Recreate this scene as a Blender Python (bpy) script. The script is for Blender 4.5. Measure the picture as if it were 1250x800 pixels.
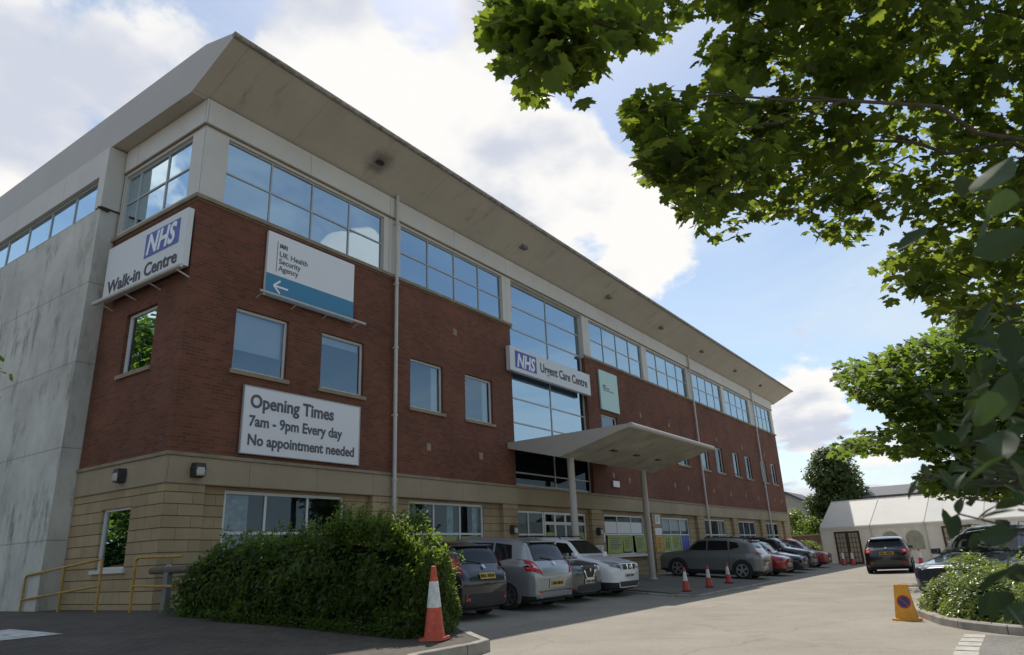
import bpy, bmesh, math, random
from math import radians, sin, cos, pi, sqrt
from mathutils import Vector, Matrix
from mathutils.bvhtree import BVHTree

for o in list(bpy.data.objects):
    bpy.data.objects.remove(o, do_unlink=True)
SC = bpy.context.scene
COL = SC.collection

# ------------------------------------------------------------------ camera
FPX = 845.4755202466365            # focal length in pixels of a 1250 px wide frame
YAW, PITCH, ROLL = 0.9738190515730683, 0.32150535818197457, -0.044346800323483544
CAM = Vector((-7.676688410964344, -13.80571226304075, 1.25))
cF = Vector((sin(YAW)*cos(PITCH), cos(YAW)*cos(PITCH), sin(PITCH)))
cR0 = Vector((cos(YAW), -sin(YAW), 0)); cU0 = cR0.cross(cF)
cR = cos(ROLL)*cR0 + sin(ROLL)*cU0
cU = -sin(ROLL)*cR0 + cos(ROLL)*cU0
cam_d = bpy.data.cameras.new('camera')
cam = bpy.data.objects.new('camera', cam_d)
COL.objects.link(cam)
m = Matrix.Identity(4)
for i in range(3):
    m[i][0] = cR[i]; m[i][1] = cU[i]; m[i][2] = -cF[i]; m[i][3] = CAM[i]
cam.matrix_world = m
cam_d.sensor_fit = 'HORIZONTAL'; cam_d.sensor_width = 36.0
cam_d.lens = FPX/1250*36.0
cam_d.clip_start = 0.05; cam_d.clip_end = 3000
cam_d.dof.use_dof = True; cam_d.dof.focus_distance = 18.0; cam_d.dof.aperture_fstop = 5.0
SC.camera = cam

# ------------------------------------------------------------------ sky, sun, exposure
SUN_EL = radians(57.0); SUN_AZ = 0.96          # azimuth from +Y towards +X
sdir = Vector((sin(SUN_AZ)*cos(SUN_EL), cos(SUN_AZ)*cos(SUN_EL), sin(SUN_EL)))
SC.view_settings.view_transform = 'Standard'
SC.view_settings.look = 'None'
SC.view_settings.exposure = 0.0
SC.view_settings.gamma = 1.0
SC.view_settings.use_curve_mapping = False
sun_d = bpy.data.lights.new('sun', 'SUN'); sun_d.energy = 4.4; sun_d.angle = radians(0.53)
sun_d.color = (1.0, 0.95, 0.86)
sun = bpy.data.objects.new('sun', sun_d); COL.objects.link(sun)
sun.location = (0, 0, 60)
sun.rotation_euler = (-sdir).to_track_quat('-Z', 'Y').to_euler()

W = bpy.data.worlds.new('World'); SC.world = W; W.use_nodes = True
wn = W.node_tree.nodes; wl = W.node_tree.links
wn.clear()
def N(nodes, t, **kw):
    n = nodes.new(t)
    for k, v in kw.items(): setattr(n, k, v)
    return n
def math_node(nodes, links, op, a, b=None, c=None, clamp=False):
    n = nodes.new('ShaderNodeMath'); n.operation = op; n.use_clamp = clamp
    for i, x in enumerate((a, b, c)):
        if x is None: continue
        if isinstance(x, (int, float)): n.inputs[i].default_value = x
        else: links.new(x, n.inputs[i])
    return n.outputs[0]
out = N(wn, 'ShaderNodeOutputWorld'); bg = N(wn, 'ShaderNodeBackground')
wl.new(bg.outputs[0], out.inputs[0])
sky = N(wn, 'ShaderNodeTexSky', sky_type='NISHITA', sun_disc=False)
sky.sun_elevation = SUN_EL; sky.sun_rotation = SUN_AZ
sky.air_density = 1.0; sky.dust_density = 0.6; sky.ozone_density = 2.0
tc = N(wn, 'ShaderNodeTexCoord')
dirv = tc.outputs['Generated']
sep = N(wn, 'ShaderNodeSeparateXYZ'); wl.new(dirv, sep.inputs[0])
zc = math_node(wn, wl, 'MAXIMUM', sep.outputs[2], 0.0)
zd = math_node(wn, wl, 'ADD', zc, 0.22)
cx_ = math_node(wn, wl, 'DIVIDE', sep.outputs[0], zd)
cy_ = math_node(wn, wl, 'DIVIDE', sep.outputs[1], zd)
comb = N(wn, 'ShaderNodeCombineXYZ'); wl.new(cx_, comb.inputs[0]); wl.new(cy_, comb.inputs[1])
n1 = N(wn, 'ShaderNodeTexNoise'); n1.inputs['Scale'].default_value = 2.3; n1.inputs['Detail'].default_value = 10; n1.inputs['Roughness'].default_value = 0.58
n1.inputs['Distortion'].default_value = 0.25
wl.new(comb.outputs[0], n1.inputs['Vector'])
acc = n1.outputs['Fac']
# cloud banks and gaps, each a direction on the sky, an angular radius and a weight
LUMPS = [((.627,.497,.599),12,.24), ((.582,.622,.524),9,.12), ((.545,.505,.668),3.2,-.20), ((.68,.40,.615),3.5,-.16), ((.93,.10,.32),3,.12), ((.791,.424,.441),9,.20), ((.205,.855,.475),5,.30),
         ((.338,.722,.604),15,.13), ((.476,.606,.637),4,.05), ((.957,.186,.223),3.9,.25), ((.985,.19,.085),6,.12), ((.975,.12,.17),3,-.08), ((.938,.025,.346),7,.18),
         ((.76,.27,.60),5.5,-.34), ((.918,.19,.345),8,-.20), ((.86,.19,.49),3,-.10), ((.214,.782,.585),4,.03),
         ((.859,.335,.387),5,-.10), ((.97,.09,.22),4,-.12), ((.60,-.75,.30),40,-.40), ((.9,-.35,.25),22,-.16), ((.620,-.665,.405),2.6,.62), ((.585,-.685,.408),1.6,.35), ((.859,.30,.43),5,.20)]
for d, r, w in LUMPS:
    d = Vector(d).normalized()
    dot = N(wn, 'ShaderNodeVectorMath', operation='DOT_PRODUCT'); wl.new(dirv, dot.inputs[0]); dot.inputs[1].default_value = d
    mr = N(wn, 'ShaderNodeMapRange', interpolation_type='SMOOTHSTEP'); wl.new(dot.outputs['Value'], mr.inputs[0])
    mr.inputs[1].default_value = cos(radians(r*1.5)); mr.inputs[2].default_value = cos(radians(r*0.35))
    mr.inputs[3].default_value = 0; mr.inputs[4].default_value = w
    acc = math_node(wn, wl, 'ADD', acc, mr.outputs[0])
mask = N(wn, 'ShaderNodeMapRange', interpolation_type='SMOOTHSTEP'); wl.new(acc, mask.inputs[0])
mask.inputs[1].default_value = 0.545; mask.inputs[2].default_value = 0.635
# thin high veil
n3 = N(wn, 'ShaderNodeTexNoise'); n3.inputs['Scale'].default_value = 0.9; n3.inputs['Detail'].default_value = 6; n3.inputs['Roughness'].default_value = 0.6; n3.inputs['Distortion'].default_value = 1.2
wl.new(comb.outputs[0], n3.inputs['Vector'])
veil = N(wn, 'ShaderNodeMapRange', interpolation_type='SMOOTHSTEP'); wl.new(n3.outputs['Fac'], veil.inputs[0])
veil.inputs[1].default_value = 0.34; veil.inputs[2].default_value = 0.75; veil.inputs[3].default_value = 0.0; veil.inputs[4].default_value = 0.7
hor = N(wn, 'ShaderNodeMapRange', interpolation_type='SMOOTHSTEP'); wl.new(sep.outputs[2], hor.inputs[0])
hor.inputs[1].default_value = 0.30; hor.inputs[2].default_value = 0.0; hor.inputs[3].default_value = 0; hor.inputs[4].default_value = 0.30
v2 = math_node(wn, wl, 'ADD', veil.outputs[0], hor.outputs[0], clamp=True)
# cloud light and shade: denser cloud goes grey-violet underneath
n2 = N(wn, 'ShaderNodeTexNoise'); n2.inputs['Scale'].default_value = 2.9; n2.inputs['Detail'].default_value = 8; n2.inputs['Roughness'].default_value = 0.5
map2 = N(wn, 'ShaderNodeVectorMath', operation='ADD'); map2.inputs[1].default_value = (3.1, 1.7, 5.0); wl.new(comb.outputs[0], map2.inputs[0]); wl.new(map2.outputs[0], n2.inputs['Vector'])
sh = N(wn, 'ShaderNodeMapRange', interpolation_type='SMOOTHSTEP'); shade = n2.outputs['Fac']
for d, r, w in [((.476,.606,.637),5.5,.11), ((.777,.428,.462),6.5,.12), ((.215,.86,.44),6,.08)]:
    dot = N(wn, 'ShaderNodeVectorMath', operation='DOT_PRODUCT'); wl.new(dirv, dot.inputs[0]); dot.inputs[1].default_value = Vector(d).normalized()
    mr = N(wn, 'ShaderNodeMapRange', interpolation_type='SMOOTHSTEP'); wl.new(dot.outputs['Value'], mr.inputs[0])
    mr.inputs[1].default_value = cos(radians(r*1.5)); mr.inputs[2].default_value = cos(radians(r*0.35)); mr.inputs[3].default_value = 0; mr.inputs[4].default_value = w
    shade = math_node(wn, wl, 'ADD', shade, mr.outputs[0])
wl.new(shade, sh.inputs[0])
sh.inputs[1].default_value = 0.47; sh.inputs[2].default_value = 0.66
ccol = N(wn, 'ShaderNodeMix', data_type='RGBA'); wl.new(sh.outputs[0], ccol.inputs[0])
ccol.inputs[6].default_value = (1.0, 0.985, 0.96, 1); ccol.inputs[7].default_value = (0.64, 0.68, 0.78, 1)
skys = N(wn, 'ShaderNodeMix', data_type='RGBA', blend_type='MULTIPLY'); skys.inputs[0].default_value = 1.0
wl.new(sky.outputs[0], skys.inputs[6]); skys.inputs[7].default_value = (0.165, 0.158, 0.145, 1)
mixv = N(wn, 'ShaderNodeMix', data_type='RGBA'); wl.new(v2, mixv.inputs[0]); wl.new(skys.outputs[2], mixv.inputs[6]); mixv.inputs[7].default_value = (0.74, 0.84, 0.93, 1)
mixc = N(wn, 'ShaderNodeMix', data_type='RGBA'); wl.new(mask.outputs[0], mixc.inputs[0]); wl.new(mixv.outputs[2], mixc.inputs[6]); wl.new(ccol.outputs[2], mixc.inputs[7])
wl.new(mixc.outputs[2], bg.inputs[0]); bg.inputs[1].default_value = 1.0

# ------------------------------------------------------------------ materials
def mat(name, col, rough=0.7, metal=0.0, spec=0.5, var=0.0, vscale=3.0, bump=0.0, bscale=40.0, coat=0.0):
    M = bpy.data.materials.new(name); M.use_nodes = True
    n, l = M.node_tree.nodes, M.node_tree.links
    p = n['Principled BSDF']
    p.inputs['Base Color'].default_value = (*col, 1); p.inputs['Roughness'].default_value = rough
    p.inputs['Metallic'].default_value = metal; p.inputs['Specular IOR Level'].default_value = spec
    p.inputs['Coat Weight'].default_value = coat; p.inputs['Coat Roughness'].default_value = 0.04
    g = N(n, 'ShaderNodeNewGeometry')
    if var:
        t = N(n, 'ShaderNodeTexNoise'); t.inputs['Scale'].default_value = vscale; t.inputs['Detail'].default_value = 7; t.inputs['Roughness'].default_value = 0.65
        l.new(g.outputs['Position'], t.inputs['Vector'])
        mr = N(n, 'ShaderNodeMapRange'); l.new(t.outputs['Fac'], mr.inputs[0]); mr.inputs[1].default_value = 0.3; mr.inputs[2].default_value = 0.7
        mr.inputs[3].default_value = 1-var; mr.inputs[4].default_value = 1+var
        hs = N(n, 'ShaderNodeHueSaturation'); hs.inputs['Color'].default_value = (*col, 1); l.new(mr.outputs[0], hs.inputs['Value'])
        l.new(hs.outputs[0], p.inputs['Base Color'])
    if bump:
        t = N(n, 'ShaderNodeTexNoise'); t.inputs['Scale'].default_value = bscale; t.inputs['Detail'].default_value = 5
        l.new(g.outputs['Position'], t.inputs['Vector'])
        b = N(n, 'ShaderNodeBump'); b.inputs['Strength'].default_value = bump; b.inputs['Distance'].default_value = 0.02
        l.new(t.outputs['Fac'], b.inputs['Height']); l.new(b.outputs[0], p.inputs['Normal'])
    return M

def brick_mat(name, c1, c2, mortar, bw, rh, ms, rough=0.85, var=0.25, vscale=0.6, bump=0.4, offset=0.5, stain=None, coord='UV', course=None, soot=None):
    M = bpy.data.materials.new(name); M.use_nodes = True
    n, l = M.node_tree.nodes, M.node_tree.links
    p = n['Principled BSDF']; p.inputs['Roughness'].default_value = rough; p.inputs['Specular IOR Level'].default_value = 0.3
    t = N(n, 'ShaderNodeTexCoord')
    b = N(n, 'ShaderNodeTexBrick'); b.offset = offset
    l.new(t.outputs[coord], b.inputs['Vector'])
    b.inputs['Color1'].default_value = (*c1, 1); b.inputs['Color2'].default_value = (*c2, 1); b.inputs['Mortar'].default_value = (*mortar, 1)
    b.inputs['Scale'].default_value = 1.0; b.inputs['Mortar Size'].default_value = ms; b.inputs['Mortar Smooth'].default_value = 0.1
    b.inputs['Bias'].default_value = 0.0; b.inputs['Brick Width'].default_value = bw; b.inputs['Row Height'].default_value = rh
    g = N(n, 'ShaderNodeNewGeometry')
    ns = N(n, 'ShaderNodeTexNoise'); ns.inputs['Scale'].default_value = vscale; ns.inputs['Detail'].default_value = 8; ns.inputs['Roughness'].default_value = 0.65
    l.new(g.outputs['Position'], ns.inputs['Vector'])
    mr = N(n, 'ShaderNodeMapRange'); l.new(ns.outputs['Fac'], mr.inputs[0]); mr.inputs[1].default_value = 0.3; mr.inputs[2].default_value = 0.7
    mr.inputs[3].default_value = 1-var; mr.inputs[4].default_value = 1+var
    hs = N(n, 'ShaderNodeHueSaturation'); l.new(b.outputs['Color'], hs.inputs['Color']); l.new(mr.outputs[0], hs.inputs['Value'])
    cur = hs.outputs[0]
    if course:  # deep horizontal joints only
        ch, cw, cc = course
        sx = N(n, 'ShaderNodeSeparateXYZ'); l.new(t.outputs[coord], sx.inputs[0])
        q_ = math_node(n, l, 'DIVIDE', sx.outputs[1], ch); q_ = math_node(n, l, 'FRACT', q_)
        q_ = math_node(n, l, 'LESS_THAN', q_, cw)
        mc = N(n, 'ShaderNodeMix', data_type='RGBA'); l.new(q_, mc.inputs[0]); l.new(cur, mc.inputs[6]); mc.inputs[7].default_value = (*cc, 1)
        cur = mc.outputs[2]
    if stain:   # dark vertical run marks: (colour, lo, hi)
        sc_, lo, hi = stain
        mp = N(n, 'ShaderNodeMapping'); l.new(t.outputs[coord], mp.inputs['Vector']); mp.inputs['Scale'].default_value = (1.7, 0.45, 1)
        s = N(n, 'ShaderNodeTexNoise'); s.inputs['Scale'].default_value = 1.3; s.inputs['Detail'].default_value = 9; s.inputs['Roughness'].default_value = 0.72
        l.new(mp.outputs[0], s.inputs['Vector'])
        sr = N(n, 'ShaderNodeMapRange', interpolation_type='SMOOTHSTEP'); l.new(s.outputs['Fac'], sr.inputs[0]); sr.inputs[1].default_value = lo; sr.inputs[2].default_value = hi
        mx = N(n, 'ShaderNodeMix', data_type='RGBA'); l.new(sr.outputs[0], mx.inputs[0]); l.new(cur, mx.inputs[6]); mx.inputs[7].default_value = (*sc_, 1)
        cur = mx.outputs[2]
    if soot:    # sooty patch round a lamp, broken up by noise
        sx = N(n, 'ShaderNodeSeparateXYZ'); l.new(g.outputs['Position'], sx.inputs[0])
        dx = math_node(n, l, 'SUBTRACT', sx.outputs[0], soot[0]); dy = math_node(n, l, 'SUBTRACT', sx.outputs[1], soot[1])
        d2 = math_node(n, l, 'ADD', math_node(n, l, 'MULTIPLY', dx, dx), math_node(n, l, 'MULTIPLY', dy, dy))
        n5 = N(n, 'ShaderNodeTexNoise'); n5.inputs['Scale'].default_value = 4; n5.inputs['Detail'].default_value = 5; l.new(g.outputs['Position'], n5.inputs['Vector'])
        dd = math_node(n, l, 'ADD', math_node(n, l, 'SQRT', d2), math_node(n, l, 'MULTIPLY', math_node(n, l, 'SUBTRACT', n5.outputs['Fac'], .5), .5))
        sr = N(n, 'ShaderNodeMapRange', interpolation_type='SMOOTHSTEP'); l.new(dd, sr.inputs[0]); sr.inputs[1].default_value = .05; sr.inputs[2].default_value = .62; sr.inputs[3].default_value = .65; sr.inputs[4].default_value = 0
        mx = N(n, 'ShaderNodeMix', data_type='RGBA'); l.new(sr.outputs[0], mx.inputs[0]); l.new(cur, mx.inputs[6]); mx.inputs[7].default_value = (.05, .045, .038, 1); cur = mx.outputs[2]
    l.new(cur, p.inputs['Base Color'])
    if bump:
        bp = N(n, 'ShaderNodeBump'); bp.invert = True; bp.inputs['Strength'].default_value = bump; bp.inputs['Distance'].default_value = 0.012
        l.new(b.outputs['Fac'], bp.inputs['Height']); l.new(bp.outputs[0], p.inputs['Normal'])
    return M

def glass_mat(name, refl, tint=(0.55, 0.62, 0.66), fres=1.5, wav=0.05, gcol=(.60, .77, .88)):
    M = bpy.data.materials.new(name); M.use_nodes = True
    n, l = M.node_tree.nodes, M.node_tree.links
    n.remove(n['Principled BSDF'])
    tr = N(n, 'ShaderNodeBsdfTransparent'); tr.inputs[0].default_value = (*tint, 1)
    gl = N(n, 'ShaderNodeBsdfGlossy'); gl.inputs['Roughness'].default_value = 0.012; gl.inputs[0].default_value = (*gcol, 1)
    fr = N(n, 'ShaderNodeFresnel'); fr.inputs[0].default_value = fres
    fac = math_node(n, l, 'MAXIMUM', fr.outputs[0], refl)
    mx = N(n, 'ShaderNodeMixShader'); l.new(fac, mx.inputs[0]); l.new(tr.outputs[0], mx.inputs[1]); l.new(gl.outputs[0], mx.inputs[2])
    g = N(n, 'ShaderNodeNewGeometry')
    ns = N(n, 'ShaderNodeTexNoise'); ns.inputs['Scale'].default_value = 0.9; ns.inputs['Detail'].default_value = 1; l.new(g.outputs['Position'], ns.inputs['Vector'])
    bp = N(n, 'ShaderNodeBump'); bp.inputs['Strength'].default_value = wav; bp.inputs['Distance'].default_value = 0.05; l.new(ns.outputs['Fac'], bp.inputs['Height'])
    l.new(bp.outputs[0], gl.inputs['Normal'])
    l.new(mx.outputs[0], n['Material Output'].inputs[0])
    return M

def leaf_mat(name, c_a, c_b, trans, tfac=0.5, rough=0.4, spec=0.4):
    M = bpy.data.materials.new(name); M.use_nodes = True
    n, l = M.node_tree.nodes, M.node_tree.links
    p = n['Principled BSDF']; p.inputs['Roughness'].default_value = rough; p.inputs['Specular IOR Level'].default_value = spec
    at = N(n, 'ShaderNodeAttribute'); at.attribute_name = 'rnd'
    mx = N(n, 'ShaderNodeMix', data_type='RGBA'); l.new(at.outputs['Fac'], mx.inputs[0]); mx.inputs[6].default_value = (*c_a, 1); mx.inputs[7].default_value = (*c_b, 1)
    l.new(mx.outputs[2], p.inputs['Base Color'])
    tb = N(n, 'ShaderNodeBsdfTranslucent'); 
    mt = N(n, 'ShaderNodeMix', data_type='RGBA'); l.new(at.outputs['Fac'], mt.inputs[0])
    mt.inputs[6].default_value = (trans[0]*.7, trans[1]*.8, trans[2]*.8, 1); mt.inputs[7].default_value = (*trans, 1)
    l.new(mt.outputs[2], tb.inputs[0])
    ms = N(n, 'ShaderNodeMixShader'); ms.inputs[0].default_value = tfac
    l.new(p.outputs[0], ms.inputs[1]); l.new(tb.outputs[0], ms.inputs[2])
    l.new(ms.outputs[0], n['Material Output'].inputs[0])
    return M

MT = {}
MT['brick'] = brick_mat('red_brick', (.188, .062, .034), (.122, .042, .024), (.13, .082, .056), .225, .075, .009, var=.26, bump=.35, stain=((.075, .034, .022), .60, .85))
MT['stone'] = brick_mat('yellow_stone_block', (.385, .29, .168), (.325, .242, .138), (.2, .15, .088), .62, .235, .007, var=.2, bump=.5, course=(.235, .055, (.055, .038, .022)))
MT['band'] = brick_mat('smooth_stone_band', (.34, .275, .18), (.325, .265, .172), (.15, .115, .08), 1.9, 3.0, .006, var=.15, bump=.2, stain=((.19, .15, .10), .56, .8))
MT['clad'] = brick_mat('white_cladding', (.58, .55, .495), (.565, .535, .485), (.26, .24, .22), 3.08, 9.0, .008, var=.08, bump=.1, rough=.5)
MT['fascia'] = brick_mat('pale_grey_roof_metal', (.46, .42, .375), (.455, .415, .37), (.38, .35, .31), 6.2, 20.0, .006, var=.05, bump=0, rough=.45)
MT['soffit'] = brick_mat('stained_soffit_board', (.52, .475, .40), (.50, .46, .39), (.36, .32, .27), 2.44, 9.0, .008, var=.09, bump=0, stain=((.30, .265, .215), .54, .78), soot=(5.0, -.72))
MT['concrete'] = brick_mat('stained_white_concrete', (.55, .535, .475), (.535, .52, .465), (.38, .37, .32), 40, 2.06, .018, var=.22, vscale=.6, bump=.25, offset=0, stain=((.23, .225, .185), .50, .70))
MT['gutter'] = mat('weathered_gutter', (.27, .25, .21), .7, var=.6, vscale=6)
MT['vent'] = mat('dusty_air_brick', (.30, .22, .165), .8, var=.2)
MT['sill'] = mat('stone_sill', (.27, .21, .135), .8, var=.2)
MT['ledge'] = mat('stone_ledge', (.25, .20, .135), .8, var=.25, vscale=2)
MT['wframe'] = mat('white_window_frame', (.62, .61, .58), .4)
MT['gframe'] = mat('grey_window_frame', (.40, .41, .40), .4)
MT['dframe'] = mat('dark_window_frame', (.06, .065, .065), .4)
MT['coated'] = glass_mat('coated_window_glass', .60, (.4, .48, .55), 1.6)
MT['glass'] = glass_mat('plain_window_glass', .24, (.7, .75, .78), 1.5)
MT['darkglass'] = glass_mat('dark_canopy_glass', .06, (.25, .28, .3), 1.3)
MT['lowglass'] = glass_mat('ground_floor_glass', .07, (.7, .75, .75), 1.35)
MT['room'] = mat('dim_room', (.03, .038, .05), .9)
MT['blind'] = mat('roller_blind', (.74, .78, .80), .9)
MT['curtain'] = mat('pale_curtain', (.5, .53, .58), .9, var=.4, vscale=6)
MT['pipe'] = mat('painted_downpipe', (.52, .49, .44), .5, var=.1)
MT['white'] = mat('white_sign_panel', (.72, .715, .72), .35)
MT['offwhite'] = mat('off_white_panel', (.62, .62, .60), .4)
MT['blue'] = mat('deep_blue_vinyl', (.035, .06, .33), .35)
MT['teal'] = mat('petrol_blue_vinyl', (.035, .20, .34), .35)
MT['palegreen'] = mat('pale_green_panel', (.42, .60, .54), .4)
MT['ink'] = mat('dark_lettering', (.03, .03, .035), .5)
MT['greyink'] = mat('grey_lettering', (.085, .085, .10), .5)
MT['whiteink'] = mat('white_lettering', (.78, .78, .78), .4)
MT['lime'] = mat('lime_poster', (.31, .35, .075), .6, var=.1)
MT['orangep'] = mat('orange_notice', (.62, .30, .04), .6, var=.1)
MT['paper'] = mat('white_paper', (.7, .7, .68), .6)
MT['yellow'] = mat('yellow_painted_rail', (.40, .225, .035), .45, var=.25, vscale=8)
MT['wood'] = mat('weathered_timber', (.13, .11, .08), .85, var=.3, vscale=9, bump=.3)
MT['post'] = mat('grey_steel_post', (.17, .17, .16), .6, var=.2)
MT['orange'] = mat('orange_cone_plastic', (.50, .072, .03), .55, var=.3, vscale=14)
MT['redcone'] = mat('red_cone_plastic', (.47, .045, .03), .5, var=.12, vscale=10)
MT['sleeve'] = mat('white_reflective_sleeve', (.60, .60, .57), .45, var=.28, vscale=14)
MT['rubber'] = mat('black_rubber', (.022, .022, .022), .8)
MT['signyel'] = mat('yellow_sign_plastic', (.75, .33, .015), .45, var=.12, vscale=9)
MT['lamp'] = mat('dark_lamp_housing', (.03, .03, .03), .5)
MT['lampglass'] = mat('frosted_lamp_cover', (.42, .40, .34), .25)
MT['tent'] = None
MT['canvaswall'] = mat('grey_white_tent_wall', (.74, .72, .68), .7, var=.08, vscale=2, bump=.5, bscale=2.2)
MT['tentdoor'] = mat('dark_brown_door_frame', (.07, .035, .02), .6)
MT['tentpane'] = mat('yellowed_door_pane', (.42, .36, .24), .3, var=.2)
MT['tentwin'] = mat('clouded_plastic_window', (.42, .40, .30), .2, var=.25, vscale=3)
MT['roofslate'] = mat('grey_slate_roof', (.085, .085, .09), .7, var=.2)
MT['farwall'] = mat('pale_rendered_wall', (.42, .40, .37), .8, var=.15)
MT['farbrick'] = brick_mat('old_garden_brick', (.22, .13, .08), (.18, .1, .07), (.2, .16, .13), .225, .075, .01)
MT['bark'] = mat('grey_brown_bark', (.09, .07, .05), .9, var=.35, vscale=8, bump=.8, bscale=12)
MT['soil'] = mat('dark_soil', (.05, .04, .03), .95, var=.3)
MT['kerb'] = brick_mat('concrete_kerb', (.34, .31, .27), (.29, .265, .23), (.12, .11, .09), .92, 9.0, .012, var=.25, vscale=4, bump=.4, offset=0)
MT['sett'] = mat('pale_concrete_block', (.42, .39, .34), .85, var=.25, vscale=7, bump=.4)
MT['paint'] = mat('worn_white_road_paint', (.55, .54, .5), .7, var=.35, vscale=7)
MT['tent'] = mat('white_tent_canvas', (.76, .74, .70), .6, var=.05, vscale=1.5, bump=.6, bscale=1.3)

for k_ in ('tent', 'canvaswall'):
    n_, l_ = MT[k_].node_tree.nodes, MT[k_].node_tree.links
    p_ = n_['Principled BSDF']; tb_ = n_.new('ShaderNodeBsdfTranslucent'); tb_.inputs[0].default_value = (.80, .77, .70, 1)
    mx_ = n_.new('ShaderNodeMixShader'); mx_.inputs[0].default_value = .5 if k_ == 'canvaswall' else .4
    l_.new(p_.outputs[0], mx_.inputs[1]); l_.new(tb_.outputs[0], mx_.inputs[2]); l_.new(mx_.outputs[0], n_['Material Output'].inputs[0])
def ground_mat(name, base, dark, sp=90, patch=.14):
    M = bpy.data.materials.new(name); M.use_nodes = True
    n, l = M.node_tree.nodes, M.node_tree.links; p = n['Principled BSDF']
    p.inputs['Roughness'].default_value = .9; p.inputs['Specular IOR Level'].default_value = .25
    g = N(n, 'ShaderNodeNewGeometry')
    a = N(n, 'ShaderNodeTexNoise'); a.inputs['Scale'].default_value = .55; a.inputs['Detail'].default_value = 10; a.inputs['Roughness'].default_value = .7; a.inputs['Distortion'].default_value = .0
    b = N(n, 'ShaderNodeTexVoronoi'); b.inputs['Scale'].default_value = sp
    c = N(n, 'ShaderNodeTexNoise'); c.inputs['Scale'].default_value = sp*.4; c.inputs['Detail'].default_value = 4
    for t in (a, b, c): l.new(g.outputs['Position'], t.inputs['Vector'])
    mr = N(n, 'ShaderNodeMapRange'); l.new(a.outputs['Fac'], mr.inputs[0]); mr.inputs[1].default_value = .32; mr.inputs[2].default_value = .68
    mr.inputs[3].default_value = 1-patch; mr.inputs[4].default_value = 1+patch
    m1 = N(n, 'ShaderNodeMix', data_type='RGBA'); l.new(b.outputs['Color'], m1.inputs[0]); m1.inputs[6].default_value = (*base, 1); m1.inputs[7].default_value = (*dark, 1)
    hs = N(n, 'ShaderNodeHueSaturation'); l.new(m1.outputs[2], hs.inputs['Color']); l.new(mr.outputs[0], hs.inputs['Value'])
    w = N(n, 'ShaderNodeTexNoise'); w.inputs['Scale'].default_value = 1.1; w.inputs['Detail'].default_value = 6; l.new(g.outputs['Position'], w.inputs['Vector'])
    va = N(n, 'ShaderNodeVectorMath', operation='MULTIPLY_ADD'); l.new(w.outputs['Color'], va.inputs[0]); va.inputs[1].default_value = (.9, .9, .9); l.new(g.outputs['Position'], va.inputs[2])
    ve = N(n, 'ShaderNodeTexVoronoi', feature='DISTANCE_TO_EDGE'); ve.inputs['Scale'].default_value = .27; l.new(va.outputs[0], ve.inputs['Vector'])
    cr = N(n, 'ShaderNodeMapRange'); l.new(ve.outputs['Distance'], cr.inputs[0]); cr.inputs[1].default_value = .003; cr.inputs[2].default_value = .009; cr.inputs[3].default_value = .85; cr.inputs[4].default_value = 1
    st = N(n, 'ShaderNodeTexNoise'); st.inputs['Scale'].default_value = .9; st.inputs['Detail'].default_value = 7; st.inputs['Roughness'].default_value = .7
    so = N(n, 'ShaderNodeVectorMath', operation='ADD'); so.inputs[1].default_value = (17, 4, 0); l.new(g.outputs['Position'], so.inputs[0]); l.new(so.outputs[0], st.inputs['Vector'])
    sm = N(n, 'ShaderNodeMapRange', interpolation_type='SMOOTHSTEP'); l.new(st.outputs['Fac'], sm.inputs[0]); sm.inputs[1].default_value = .58; sm.inputs[2].default_value = .72; sm.inputs[3].default_value = 1; sm.inputs[4].default_value = .80
    mm = math_node(n, l, 'MULTIPLY', cr.outputs[0], sm.outputs[0])
    h2 = N(n, 'ShaderNodeHueSaturation'); l.new(hs.outputs[0], h2.inputs['Color']); l.new(mm, h2.inputs['Value'])
    l.new(h2.outputs[0], p.inputs['Base Color'])
    bp = N(n, 'ShaderNodeBump'); bp.inputs['Strength'].default_value = .5; bp.inputs['Distance'].default_value = .012; l.new(c.outputs['Fac'], bp.inputs['Height']); l.new(bp.outputs[0], p.inputs['Normal'])
    return M
MT['road'] = ground_mat('pale_worn_asphalt', (.325, .292, .238), (.235, .212, .176), 70)
MT['dtar'] = ground_mat('darker_chipped_asphalt', (.27, .25, .22), (.12, .115, .105), 55, .2)
MT['apron'] = ground_mat('grey_paving', (.20, .18, .155), (.155, .14, .12), 60)
MT['block'] = brick_mat('dark_block_paving', (.115, .096, .076), (.09, .077, .063), (.06, .052, .043), .21, .105, .006, var=.25, vscale=.9, bump=.5)

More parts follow.
